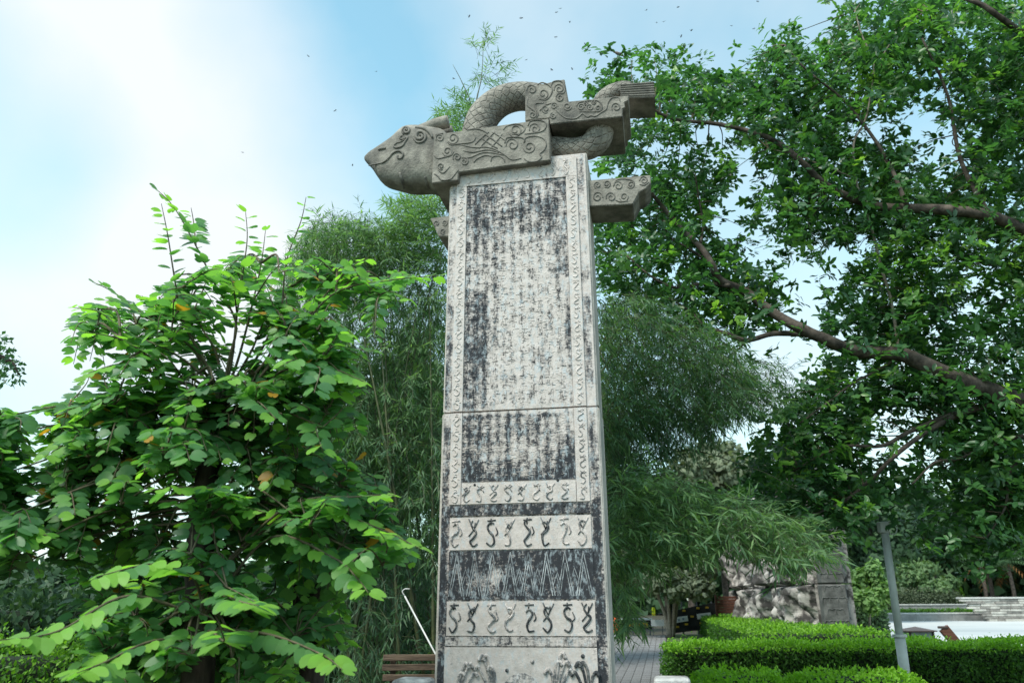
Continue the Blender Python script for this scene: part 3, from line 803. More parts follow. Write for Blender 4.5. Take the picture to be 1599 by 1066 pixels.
# serpent body: arch, under-loop, tail
def scale_mat():
    m = M['capstone'].copy(); m.name = 'scaled_stone'
    nt = m.node_tree; n, l = nt.nodes, nt.links
    p = [x for x in n if x.type == 'BSDF_PRINCIPLED'][0]
    at1 = n.new('ShaderNodeAttribute'); at1.attribute_name = 'su'
    at2 = n.new('ShaderNodeAttribute'); at2.attribute_name = 'sv'
    cb = n.new('ShaderNodeCombineXYZ'); l.new(at1.outputs['Fac'], cb.inputs[0]); l.new(at2.outputs['Fac'], cb.inputs[1])
    vo = n.new('ShaderNodeTexVoronoi'); vo.feature = 'DISTANCE_TO_EDGE'; vo.inputs['Scale'].default_value = 1.0; vo.inputs['Randomness'].default_value = 0.25
    mp = n.new('ShaderNodeMapping'); mp.inputs['Rotation'].default_value = (0, 0, R(45)); l.new(cb.outputs[0], mp.inputs[0]); l.new(mp.outputs[0], vo.inputs['Vector'])
    mr = n.new('ShaderNodeMapRange'); mr.inputs['From Max'].default_value = 0.16; l.new(vo.outputs['Distance'], mr.inputs['Value'])
    b = n.new('ShaderNodeBump'); b.inputs['Strength'].default_value = 0.8; b.inputs['Distance'].default_value = 0.018
    l.new(mr.outputs[0], b.inputs['Height'])
    old = [x for x in n if x.type == 'BUMP' and x != b][0]
    l.new(old.outputs[0], b.inputs['Normal']); l.new(b.outputs[0], p.inputs['Normal'])
    return m
M['scales'] = scale_mat()
def body(name, pts, b, radii, nseg=8, flat=1.0):
    P = smooth_path([loc(*(lambda q: (q[0], b if len(t) < 3 else t[2], q[1]))(L(t[0], t[1], b if len(t) < 3 else t[2]))) for t in pts], nseg)
    m = len(P); rr = np.interp(np.linspace(0, 1, m), np.linspace(0, 1, len(radii)), radii)
    n = 20
    V, F = tube(P, list(rr), n)
    su = [(i % n) / n * 14 for i in range(len(V))]; sv = []
    acc = 0
    for i in range(m):
        if i: acc += (P[i] - P[i - 1]).length
        sv += [acc * 13] * n
    return obj(name, V, F, M['scales'], stele, smooth=True, attrs={'su': [abs(s - 7) for s in su], 'sv': sv})
body('serpent_body', [(745, 222), (748, 203), (757, 180), (779, 160), (808, 151), (838, 153), (860, 160)], .31, [.205, .205, .20, .19, .18, .175, .17])
body('serpent_body', [(845, 229), (868, 230), (895, 233), (918, 230), (933, 217), (938, 198), (936, 176)], .17, [.12, .125, .13, .15, .165, .16, .15])
body('serpent_body', [(935, 172), (942, 158), (955, 147), (972, 141), (985, 141)], .36, [.11, .115, .115, .11, .1], 6)
tail_ = extrude('ribbed_tail', [(968.5, 131.5), (1020.5, 127), (1023, 151.5), (969, 153.5)], .16, .60, M['capstone'], stele, ref=.16)
for k in range(6):
    f = (k + .6) / 6.3
    s0, z0 = L(969, 131.5 + f * 21, .16); s1, z1 = L(1021.5 + .8 * f, 127.3 + f * 23.5, .16)
    P = [loc(s0, .158, z0), loc(s1, .158, z1)]
    obj('rib', *tube(P, .011, 5), M['capline'], tail_)
# head
HB = .31
secs = [(569, 246, 250.5, .03), (575, 243, 257, .08), (582, 238.5, 263, .13), (592, 233, 282, .17), (603, 226.5, 290, .205), (614, 220, 292.5, .225), (624, 211, 295, .245), (633, 202, 297.5, .26), (645, 200.5, 299.5, .275), (660, 201, 298, .28), (676, 203, 297, .28), (690, 206, 306, .27), (706, 208, 320, .25)]
def loft_head():
    V, F = [], []
    n = 24
    for px, yt, yb, hb in secs:
        st_, zt = L(px, yt, HB); sb, zb2 = L(px, yb, HB)
        for k in range(n):
            th = 2 * math.pi * k / n
            c, s = math.cos(th), math.sin(th)
            e = .62
            x = math.copysign(abs(c) ** e, c); y = math.copysign(abs(s) ** e, s)
            f = (y + 1) / 2
            wide = hb * (1.0 - .28 * (f - .45) ** 2 - (.10 if f > .85 else 0))
            V.append(loc(sb + (st_ - sb) * f, HB + x * wide, zb2 + (zt - zb2) * f))
    m = len(secs)
    for i in range(m - 1):
        for k in range(n):
            k2 = (k + 1) % n
            F.append((i * n + k, (i + 1) * n + k, (i + 1) * n + k2, i * n + k2))
    F.append(tuple(range(n))); F.append(tuple((m - 1) * n + k for k in range(n - 1, -1, -1)))
    return V, F
hv, hf = loft_head()
head = obj('dragon_head', hv, hf, M['capstone'], stele, smooth=True)
sub = head.modifiers.new('subsurf', 'SUBSURF'); sub.levels = 1; sub.render_levels = 1
bvh = BVHTree.FromPolygons([tuple(v) for v in hv], hf)
def on_head(px, py):
    d = ray(px, py).normalized()
    h = bvh.ray_cast(Vector((0, 0, HC)), d)
    if h[0] is None:
        s, z = L(px, py, HB - .2); return loc(s, HB - .2, z)
    return h[0] + h[1] * .002 * (-1 if h[1].dot(d) > 0 else 1)
def head_line(name, pl, r, mat='capline', k0=.5):
    P = smooth_path([on_head(*cA(x, y)) for x, y in pl], 4)
    m = len(P); rad = [r * (k0 + (1 - k0) * math.sin(math.pi * (i + .7) / (m + .4))) for i in range(m)]
    obj(name, *tube(P, rad, 6), M[mat], head, smooth=True)
head_line('mouth', [(75, 768), (130, 758), (185, 745), (225, 715), (255, 680), (290, 660), (325, 665), (338, 690), (320, 715), (295, 710), (298, 692)], .015)
head_line('eye_curl', spiral(360, 505, 34, 1.6, 1, 2.2), .017)
head_line('eye_curl', spiral(465, 548, 52, 1.8, -1, .3), .020)
head_line('brow', [(330, 540), (310, 560), (330, 570), (370, 555), (350, 590), (330, 620), (290, 635), (265, 622), (285, 600), (320, 588), (350, 570)], .013)
head_line('nostril', [(150, 650), (175, 640), (205, 640)], .02)
head_line('jaw_fold', [(310, 820), (330, 880), (345, 940)], .022)
head_line('jaw_fold', [(505, 850), (520, 905), (535, 945)], .022)
head_line('brow', [(430, 480), (500, 490), (540, 520), (560, 560)], .024)
hp = [loc(*(lambda q: (q[0], HB - .1, q[1]))(L(x, y, HB - .1))) for x, y in ((634, 208), (648, 205), (666, 200), (683, 194), (700, 190))]
obj('horn', *tube(smooth_path(hp, 3), [.045 + .035 * min(1, i / 8) for i in range(len(smooth_path(hp, 3)))], 12), M['capstone'], head, smooth=True)
hp = [p + DX * .22 for p in hp]
obj('horn', *tube(smooth_path(hp, 3), [.045 + .035 * min(1, i / 8) for i in range(len(smooth_path(hp, 3)))], 12), M['capstone'], head, smooth=True)

# stone posts beside the stele
for px, lab in ((646, 'mottled grey stone post beside the wooden slatted bench'), (1049, 'mottled grey stone post beside the paved path and the clipped hedges')):
    p = at(px, 1058, 7.95)
    V, F = bevel_box(-.17, .17, -.17, .17, 0, .92, .05, 3, Matrix.Translation((p.x, p.y, 0)) @ Matrix.Rotation(-TH, 4, 'Z'))
    t = thing('stone_post', lab, 'post', (p.x, p.y, 0), 'stone posts flanking the stele')
    obj('post_shaft', V, F, M['post'], t, smooth=False)
    obj('post_base', *bevel_box(-.22, .22, -.22, .22, -.02, .12, .02, 1, Matrix.Translation((p.x, p.y, 0)) @ Matrix.Rotation(-TH, 4, 'Z')), M['post'], t)

# ================================================================== BAUHINIA (lobed-leaf tree, left)
def bauhinia():
    base = at(322, 1000, 5.55); base.z = 0
    t = thing('lobed_leaf_tree', 'broad bright green tree with big two-lobed leaves left of the stele', 'tree', base)
    TD = 5.55
    tp = [base + Vector((0, 0, -.1)), at(312, 1010, TD), at(312, 900, TD), at(313, 840, TD), at(319, 765, TD), at(336, 690, TD), at(346, 627, TD)]
    P = smooth_path(tp, 6)
    obj('trunk', *tube(P, [.115 - .055 * i / len(P) for i in range(len(P))], 12, jitter=.06), M['bark_dark'], t, smooth=True)
    top = tp[-1]
    LP, LD, LN, LS, LT = [], [], [], [], []
    tw = []
    def shoot(pts, leaf=.105, step=.052, t0=.25, young=0.0, side_up=.0, thick=.012, droop=0.0):
        P = smooth_path(pts, 7)
        m = len(P)
        tw.append(tube(P, lerp_r(thick, .0022, m), 5, cap=False))
        ln = [0]
        for i in range(1, m): ln.append(ln[-1] + (P[i] - P[i - 1]).length)
        tot = ln[-1]; d = tot * t0; k = random.randint(0, 1)
        while d < tot:
            i = max(1, min(m - 1, int(np.searchsorted(ln, d))))
            T = (P[i] - P[i - 1]).normalized()
            f = d / tot
            pos = P[i - 1].lerp(P[i], (d - ln[i - 1]) / max(1e-6, ln[i] - ln[i - 1]))
            up = Vector((random.uniform(-.25, .25), random.uniform(-.35, .1), 1)).normalized()
            side = T.cross(up)
            if side.length < .2: side = T.orthogonal()
            side.normalize()
            if k % 2: side = -side
            nrm = side.cross(T); nrm = nrm if nrm.z > 0 else -nrm
            if abs(T.z) > .75:          # upright shoots hold their leaves level, seen edge-on from below
                nrm = (Vector((0, -.35, 1)) + Vector((random.uniform(-.3, .3), random.uniform(-.3, .3), 0))).normalized()
            ld = (side * .9 + T * random.uniform(.25, .65) + Vector((0, 0, -droop - random.uniform(0, .25)))).normalized()
            nrm = (nrm + Vector((random.uniform(-.35, .35), random.uniform(-.45, .15), random.uniform(-.1, .1)))).normalized()
            sz = leaf * random.uniform(.75, 1.15) * (1.0 if f < .8 else 1.0 - 1.6 * (f - .8))
            pet = .02
            tn = np.clip(random.gauss(.34, .2) + young * f + (.22 if f > .84 else 0), 0, .92)
            if random.random() < .012: tn = 1.0
            LP.append(pos + ld * pet); LD.append(ld); LN.append(nrm); LS.append(sz); LT.append(tn)
            d += step * random.uniform(.75, 1.25); k += 1
    def pp(pl, d0, d1):
        return [at(x, y, d0 + (d1 - d0) * i / max(1, len(pl) - 1)) for i, (x, y) in enumerate(pl)]
    # named upper shoots, as they stand against the sky
    b0 = (346, 627)
    up_shoots = [
        ([b0, (357, 564), (368, 503), (337, 446), (306, 384), (271, 323), (238, 290)], 5.5, 5.2, .36),
        ([b0, (318, 560), (285, 500), (272, 430), (262, 367), (252, 318)], 5.5, 5.05, .34),
        ([b0, (362, 560), (370, 490), (380, 420), (386, 370), (383, 326)], 5.55, 5.7, .35),
        ([b0, (372, 560), (395, 470), (408, 410), (415, 356)], 5.55, 5.5, .35),
        ([b0, (381, 599), (420, 555), (438, 500), (447, 410), (470, 345), (478, 308)], 5.5, 5.35, .35),
        ([b0, (400, 590), (455, 530), (500, 470), (545, 420), (575, 402)], 5.55, 5.3, .3),
        ([b0, (390, 605), (464, 520), (525, 456), (613, 437), (690, 430)], 5.55, 5.15, .3),
        ([b0, (324, 573), (285, 530), (230, 495), (175, 455), (144, 440)], 5.5, 5.2, .3),
        ([b0, (310, 580), (260, 545), (200, 520), (155, 487), (113, 480)], 5.5, 5.0, .3),
        ([b0, (300, 590), (240, 560), (188, 529), (125, 517)], 5.5, 4.9, .3),
        ([b0, (290, 600), (230, 578), (188, 568), (138, 582)], 5.5, 4.8, .3),
        ([b0, (420, 590), (480, 560), (540, 530), (590, 500)], 5.6, 5.5, .3),
        ([b0, (310, 560), (300, 500), (318, 450), (330, 420)], 5.6, 5.9, .3),
        ([b0, (400, 560), (430, 500), (450, 450), (500, 415)], 5.6, 5.9, .3),
        ([b0, (340, 560), (320, 520), (290, 480), (225, 465)], 5.6, 5.9, .3),
        ([b0, (380, 570), (400, 530), (410, 480), (350, 440)], 5.6, 5.3, .3),
        ([b0, (420, 600), (470, 590), (520, 585), (570, 600)], 5.6, 5.2, .3),
        ([b0, (300, 600), (250, 595), (190, 610), (140, 640)], 5.6, 5.1, .3)]
    for pl, d0, d1, t0 in up_shoots:
        shoot(pp(pl, d0, d1), .105, .048, t0, young=.32, thick=.013)
        for _ in range(1):                # side shoots fill the upper crown
            i = random.randint(1, max(1, len(pl) - 3)); x, y = pl[i]
            e = (x + random.uniform(-75, 75), y + random.uniform(-70, 20))
            dd = d0 + random.uniform(-.5, .6)
            shoot([at(x, y, d0 + (d1 - d0) * i / len(pl)), at((x + e[0]) / 2, (y + e[1]) / 2 - 8, dd), at(*e, dd)], .10, .05, .1, young=.25, thick=.007)
    # lower crown: sprays leaving the trunk in all directions
    region = [(-70, 640), (20, 625), (130, 625), (220, 590), (300, 600), (400, 590), (520, 590), (570, 680), (600, 770), (650, 850), (640, 890), (560, 850), (545, 960), (560, 1000), (530, 1050), (430, 1085), (100, 1085), (140, 1000), (40, 900), (-70, 960)]
    upper_poly = [(105, 480), (240, 440), (330, 420), (460, 410), (570, 415), (680, 432), (600, 520), (570, 620), (300, 640), (120, 630)]
    nodes = []
    for k, (x, y) in enumerate(np.concatenate([in_poly(region, 80), in_poly(upper_poly, 32)])):
        x = 330 + (x - 330) * .88
        d_n = 5.5 - random.uniform(-.8, .75) * (1 - min(1, abs(x - 330) / 560))
        if y < 640:
            cand = [(math.hypot(q_[0] - x, q_[1] - y) + 60 * (i_ == 0), q_, d0_ + (d1_ - d0_) * i_ / (len(pl_) - 1)) for pl_, d0_, d1_, _ in up_shoots for i_, q_ in enumerate(pl_[:4]) if math.hypot(q_[0] - x, q_[1] - y) > 30]
            _, q_, dq = min(cand); st_ = at(q_[0], q_[1], dq)
        else:
            z0 = min(.9, max(.02, (y - 640) / 420 - .1)); st_ = at(318 + 22 * (1 - z0), 640 + z0 * 330, TD)
        nd = at(x, y, d_n)
        P = smooth_path([st_, st_.lerp(nd, .5) + Vector((random.uniform(-.06, .06), random.uniform(-.06, .06), .10)), nd], 6)
        tw.append(tube(P, lerp_r(.012, .005, len(P)), 5, cap=False))
        nodes += [(x, y, d_n, nd)]
        if k % 2 == 0:
            q = P[len(P) * 2 // 3]; qx, qy, _ = to_px([tuple(q)]); nodes.append((float(qx[0]), float(qy[0]), q.y, q))
    NX = np.array([(n_[0], n_[1]) for n_ in nodes])
    def spray(x, y, young):
        dist = np.hypot(NX[:, 0] - x, NX[:, 1] - y); dist[dist < 35] += 400
        x0, y0, d0, P0 = nodes[int(np.argsort(dist)[random.randint(0, 1)])]
        tip = at(x, y, d0 + (random.uniform(-.4, .3) if random.random() < .65 else random.uniform(.3, .9)))
        mid = P0.lerp(tip, .5) + Vector((random.uniform(-.05, .05), random.uniform(-.05, .05), random.uniform(.02, .10)))
        full = (tip - P0).length
        shoot([P0, mid, tip], random.uniform(.072, .108), .044, max(.05, 1 - .75 / max(.75, full)), young=young, droop=.1, thick=.006)
    for x, y in in_poly(region, 1000):
        if 195 < x < 275 and 775 < y < 890 and random.random() < .75: continue
        if 300 < x < 370 and 640 < y < 720 and random.random() < .5: continue
        if 285 < x < 350 and 790 < y < 880 and random.random() < .7: continue
        if y > 1000 and 380 < x < 480 and random.random() < .6: continue
        if x < 130 and y > 880 and random.random() < .5: continue
        spray(x, y, random.choice((0, .1, .35)))
    for x, y in in_poly([(120, 640), (300, 620), (430, 640), (480, 720), (430, 820), (250, 800), (60, 740)], 190): spray(x, y, random.choice((0, .1, .3)))
    for x, y in in_poly(upper_poly, 240): spray(x, y, random.choice((.1, .3, .5)))
    # specific bright drooping sprays on the right and front
    for pl, d0, d1 in (([(330, 900), (450, 790), (560, 775), (618, 772)], 5.4, 4.9), ([(330, 900), (470, 790), (580, 820), (655, 855)], 5.4, 4.9), ([(320, 960), (420, 840), (520, 870), (560, 905), (575, 925)], 5.4, 4.7),
                       ([(320, 960), (300, 900), (240, 880), (150, 900)], 5.3, 4.3), ([(320, 960), (340, 930), (380, 940), (405, 945)], 5.2, 4.2), ([(320, 980), (420, 990), (500, 1020), (535, 1045)], 5.3, 4.6),
                       ([(320, 990), (330, 985), (350, 1000), (340, 970)], 5.2, 4.2), ([(320, 1000), (240, 1000), (160, 1035), (120, 1050)], 5.3, 4.3), ([(310, 960), (200, 930), (90, 985), (-10, 1000)], 5.3, 4.3), ([(320, 790), (360, 770), (300, 760), (230, 765)], 5.4, 4.6)):
        shoot(pp(pl, d0, d1), .125, .055, .3, young=.55, droop=.15)
    V, F = merge(tw)
    obj('branches', V, F, M['twig'], t, smooth=True)
    A = lambda q: np.array([tuple(v) for v in q], dtype=np.float64)
    foliage(LEAF_LOBED, A(LP), A(LD), A(LN), np.array(LS), np.array(LT), M['leaf_bauhinia'], t, single=300)
    # second dark stem of the same grove
    b2 = at(486, 1055, 6.0); b2.z = 0
    s = thing('bare_tree_stem', 'short dark bare stem under the lobed leaves by the bamboo', 'stem', b2)
    obj('trunk', *tube(smooth_path([b2, at(487, 1040, 6.0), at(478, 960, 6.0), at(470, 900, 6.1)], 4), [.095 - .02 * i / 13 for i in range(13)], 10, jitter=.05), M['bark_dark'], s, smooth=True)
    obj('stub', *tube([at(478, 965, 6.0), at(492, 930, 5.95), at(500, 905, 5.95)], [.035, .028, .02], 8), M['bark_dark'], s, smooth=True)
bauhinia()

# ================================================================== BROADLEAF TREE (right)
ROWS_A = ["0000000000", "0000000037", "3456630289", "4867998899", "1008999999", "0267822999", "3884466289", "4468998159",
          "5568985369", "6889882558", "6889998525", "5887699872", "4578999994", "0001777764", "0000012420", "0000000010",
          "0000000015", "0000000048", "0000000369", "0000000489", "0000001489", "0000000489", "0000000014", "0000000000"]
ROWS_B = ["0486999998", "1788999589", "8999999989", "8999966999", "9897556899", "9954412699", "9999842796", "9999986899",
          "9999999975", "8899999988", "6358999998", "1389999679", "1689999667", "3789986777", "1489998778", "4848999877",
          "8999999999", "9995578999", "9984359999", "9986557999", "9998766799", "8993346899", "5630064899", "0000002441"]
def fig():
    base = Vector((11.6, 13.6, 0))
    t = thing('broadleaf_tree', 'large spreading tree with glossy oval leaves right of the stele', 'tree', base)
    def dep(px, py):
        f = (px - 900) / 700
        return 12.3 - 1.2 * max(0, f - .3) * max(0, (520 - py) / 520) + .6 * max(0, (py - 560) / 300)
    limbs = [  # pixels, radius start -> end
        ([(1760, 700), (1640, 645), (1544, 610), (1502, 595), (1446, 570), (1407, 553), (1361, 550), (1333, 548), (1291, 531), (1249, 512), (1204, 486), (1167, 457), (1125, 438), (1114, 418), (1097, 390), (1069, 362), (1041, 331), (1018, 303), (990, 275)], .21, .03, 'bark_fig'),
        ([(1140, 446), (1094, 443), (1069, 450), (1041, 445), (1012, 428), (980, 400)], .045, .015, 'bark_fig'),
        ([(1101, 405), (1074, 387), (1046, 370), (1036, 345)], .035, .012, 'bark_fig'),
        ([(1094, 379), (1098, 351), (1091, 308), (1085, 270)], .03, .01, 'bark_fig'),
        ([(1275, 522), (1249, 521), (1207, 521), (1167, 531), (1139, 522), (1100, 508), (1080, 488), (1056, 472)], .075, .018, 'bark_fig'),
        ([(1167, 531), (1150, 548), (1135, 562), (1110, 580)], .025, .01, 'bark_fig'),
        ([(1640, 612), (1558, 628), (1488, 651), (1432, 684), (1390, 718), (1356, 752), (1311, 786), (1249, 810), (1210, 822)], .075, .014, 'bark_fig'),
        ([(1500, 648), (1482, 648), (1418, 675), (1376, 696), (1322, 696), (1277, 713), (1240, 735)], .06, .014, 'bark_fig'),
        ([(1407, 553), (1380, 572), (1330, 600), (1290, 630), (1250, 660)], .035, .012, 'bark_fig'),
        ([(1404, 552), (1402, 534), (1390, 463), (1376, 418), (1361, 356), (1347, 317), (1336, 276), (1333, 225), (1347, 197), (1356, 169), (1364, 113), (1362, 90), (1345, 53), (1335, 17)], .035, .014, 'bark_pale'),
        ([(1364, 118), (1370, 105), (1387, 73), (1418, 37), (1450, 15)], .02, .01, 'bark_pale'),
        ([(1337, 280), (1310, 268), (1277, 256), (1249, 244), (1200, 232)], .02, .01, 'bark_pale'),
        ([(1349, 322), (1320, 305), (1290, 298)], .018, .008, 'bark_pale'),
        ([(1760, 420), (1650, 378), (1598, 359), (1545, 337), (1480, 328), (1418, 325), (1360, 320), (1291, 290), (1249, 250), (1200, 215), (1122, 194), (1052, 186), (1000, 160), (960, 140)], .16, .02, 'bark_fig'),
        ([(1760, 150), (1650, 85), (1598, 53), (1558, 25), (1525, 4), (1450, -20)], .10, .04, 'bark_fig'),
        ([(1418, 325), (1380, 240), (1320, 160), (1260, 110), (1225, 70)], .05, .014, 'bark_fig'),
        ([(1545, 337), (1500, 250), (1480, 150), (1440, 60)], .06, .02, 'bark_fig'),
        ([(1598, 680), (1560, 690), (1500, 715), (1460, 722), (1425, 755)], .045, .015, 'bark_fig'),
        ([(1640, 700), (1580, 730), (1570, 790), (1540, 840)], .04, .012, 'bark_fig')]
    S_pts = []
    for pl, r0, r1, mt in limbs:
        P = smooth_path([at(x, y, dep(x, y) + (.2 * math.sin(i * 1.3) - 1.0 if mt == 'bark_fig' else -.75)) for i, (x, y) in enumerate(pl)], 5)
        m = len(P)
        rad = [.80 * (r0 + (r1 - r0) * (i / (m - 1)) ** .75) for i in range(m)]
        obj('limb', *tube(P, rad, 10, jitter=.05), M[mt], t, smooth=True)
        S_pts += P
    # trunk with the three great limbs meeting it
    tr = smooth_path([base, base + Vector((.05, 0, 1.5)), base + Vector((-.1, -.1, 3.2)), at(1760, 700, dep(1760, 700)), at(1765, 560, 12.3), at(1760, 420, dep(1760, 420)), at(1760, 150, dep(1760, 150))], 6)
    obj('trunk', *tube(tr, lerp_r(.42, .12, len(tr)), 14, jitter=.04), M['bark_fig'], t, smooth=True)
    SP = np.array([tuple(p) for p in S_pts])
    LP, LD, LN, LS, LT, tw = [], [], [], [], [], []
    for r_ in range(24):
        row = ROWS_A[r_] + ROWS_B[r_] + ROWS_B[r_][-2:]
        for c, ch in enumerate(row):
            v = int(ch)
            if v == 0: continue
            x0, y0 = 900 + 35 * c, 37.5 * r_
            nros = int(round([0, 1, 1.5, 3, 5.5, 9, 14, 21, 29, 37][v]))
            cc = at(x0 + 17, y0 + 18, dep(x0, y0))
            j = np.argmin(((SP - np.array(cc)) ** 2).sum(1)); anchor = Vector(SP[j])
            if v >= 5 and (anchor - cc).length > .12:
                midp = anchor.lerp(cc, .5) + Vector((random.uniform(-.1, .1), random.uniform(-.15, .15), .08))
                tw.append(tube(smooth_path([anchor, midp, cc], 3), lerp_r(.012, .004, 7), 4, cap=False))
            for k in range(nros):
                px, py = x0 + random.uniform(0, 35), y0 + random.uniform(0, 37.5)
                d = dep(px, py) + random.gauss(0, .75)
                p = at(px, py, d)
                if v >= 6 and random.random() < .2:
                    tw.append(tube([cc, cc.lerp(p, .6) + Vector((0, 0, .03)), p], [.004, .003, .0025], 3, cap=False))
                ax = Vector((random.gauss(0, .55), random.gauss(-.25, .5), random.gauss(.75, .45))).normalized()
                e1 = ax.orthogonal().normalized(); e2 = ax.cross(e1)
                nl = random.randint(7, 10); ph = random.uniform(0, 6.28)
                young = random.random() < .10
                base_t = random.gauss(.36, .18) + (.35 if young else 0)
                new_growth = (1330 < px < 1599 and 370 < py < 470 and random.random() < .4) or (1310 < px < 1370 and 100 < py < 160 and random.random() < .4)
                if new_growth: base_t = random.uniform(.8, 1.0)
                for q in range(nl):
                    th = ph + q * 2.4 + random.uniform(-.2, .2)
                    el = random.uniform(.05, .65)
                    dirv = (e1 * math.cos(th) + e2 * math.sin(th)) * math.cos(el) + ax * math.sin(el) + Vector((0, 0, -.22))
                    LP.append(p + Vector((random.gauss(0, .035), random.gauss(0, .035), random.gauss(0, .035)))); LD.append(dirv); LN.append((ax + Vector((random.uniform(-.3, .3),) * 3)).normalized())
                    LS.append((.10 if new_growth else .142) * random.uniform(.72, 1.15)); LT.append(min(1, max(0, base_t + random.gauss(0, .08))))
    V, F = merge(tw); obj('twigs', V, F, M['twig'], t, kind='stuff')
    A = lambda q: np.array([tuple(v) for v in q], dtype=np.float64)
    foliage(LEAF_OVAL, A(LP), A(LD), A(LN), np.array(LS), np.array(LT), M['leaf_fig'], t, single=300)
fig()

# small-leaved branch reaching in from the left edge
def left_branch():
    base = Vector((-7.9, 9.2, 0))
    t = thing('small_leaved_tree', 'dark small-leaved tree reaching in beyond the lobed-leaf tree', 'tree', base)
    P = smooth_path([base, base + Vector((.1, 0, 2)), base + Vector((.3, -.1, 4)), at(-60, 560, 9.2), at(-20, 555, 9.2), at(15, 565, 9.2), at(30, 585, 9.2)], 5)
    obj('trunk', *tube(P, lerp_r(.16, .008, len(P)), 8), M['bark_dark'], t, smooth=True)
    pts = np.concatenate([in_poly([(-60, 520), (5, 520), (28, 545), (38, 580), (34, 598), (10, 600), (-60, 590)], 420), in_poly([(-400, 300), (-90, 420), (-60, 600), (-400, 640)], 900)])
    Pn = at_np(pts[:, 0], pts[:, 1], 9.2 + rng.normal(0, .25, len(pts)))
    D = unit(len(pts)); D[:, 2] -= .4
    foliage(LEAF_SMALL, Pn, D, unit(len(pts)) + np.array([[0, 0, .8]]), rng.uniform(.06, .10, len(pts)), np.clip(rng.normal(.15, .12, len(pts)), 0, 1), M['leaf_fig'], t)
left_branch()

# ================================================================== BAMBOO
def bamboo(name, label, base, regions, culms, tall=None):
    t = thing(name, label, 'bamboo', base, 'bamboo clumps behind the stele')
    LP, LD, LN, LS, LT, tw = [], [], [], [], [], []
    for pl, r0, r1 in culms:
        P = smooth_path(pl, 7)
        m = len(P); rad = lerp_r(r0, r1, m)
        rad = [r_ * (1.18 if i % 4 == 0 else 1.0) for i, r_ in enumerate(rad)]
        obj('culm', *tube(P, rad, 7), M['culm'], t, smooth=True)
    for poly, n, d0, d1, ls, flow, tmean in regions:
        q = in_poly(poly, int(n * 2.6))
        for x, y in q:
            d = random.uniform(d0, d1 + .8)
            p = at(x, y, d)
            out = Vector((flow[0] + random.gauss(0, .45), random.gauss(-.2, .5), flow[1] + random.gauss(0, .3))).normalized()
            L_ = random.uniform(.22, .45)
            end = p + out * L_ + Vector((0, 0, -.12 * L_))
            tw.append(tube([p - out * .1, p + out * L_ * .5 + Vector((0, 0, .02)), end], [.003, .0024, .0016], 3, cap=False))
            nl = random.randint(8, 13)
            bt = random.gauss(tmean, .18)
            for k in range(nl):
                f = (k + 1) / nl
                pos = p.lerp(end, f * .95)
                sd = out.cross(Vector((random.gauss(0, .4), random.gauss(0, .4), 1)))
                if sd.length < .1: sd = Vector((1, 0, 0))
                sd.normalize()
                dv = out * random.uniform(.5, 1.0) + sd * (random.uniform(.3, 1.3) * (1 if k % 2 else -1)) + Vector((0, 0, random.uniform(-.6, .2)))
                LP.append(pos); LD.append(dv); LN.append((Vector((0, 0, 1)) + Vector((random.gauss(0, .35), random.gauss(-.2, .35), 0))).normalized())
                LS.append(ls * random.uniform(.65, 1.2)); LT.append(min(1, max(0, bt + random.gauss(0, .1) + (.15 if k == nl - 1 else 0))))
    V, F = merge(tw); obj('branchlets', V, F, M['culm'], t, kind='stuff')
    A = lambda q: np.array([tuple(v) for v in q], dtype=np.float64)
    foliage(LEAF_SLIM, A(LP), A(LD), A(LN), np.array(LS), np.array(LT), M['leaf_bamboo'], t)
def culm(px0, bend, d, top, tip):
    b = at(px0, 1000, d); b.z = 0
    e = at(*tip, d + random.uniform(-.4, .4))
    return [b, b.lerp(e, .35) + Vector((-bend * .1, 0, .35)), b.lerp(e, .7) + Vector((-bend * .05, 0, .3)), e]
cl = []
for i in range(20):
    x0 = random.uniform(530, 700); d = random.uniform(10.3, 12.6)
    tip = random.choice([(random.uniform(470, 700), random.uniform(340, 560)), (random.uniform(520, 690), random.uniform(420, 700))])
    cl.append((culm(x0, 0, d, 0, tip), random.uniform(.016, .03), .005))
b0 = at(745, 1000, 10.8); b0.z = 0
cl.append(([b0, b0 + Vector((-.05, 0, 3)), at(745, 330, 10.9), at(742, 180, 10.9), at(752, 120, 10.9), at(755, 62, 10.9)], .026, .003))
b1 = at(765, 1000, 10.6); b1.z = 0
cl.append(([b1, b1 + Vector((.1, 0, 3)), at(765, 300, 10.8), at(738, 172, 10.8), at(722, 130, 10.8), at(707, 101, 10.8)], .02, .003))
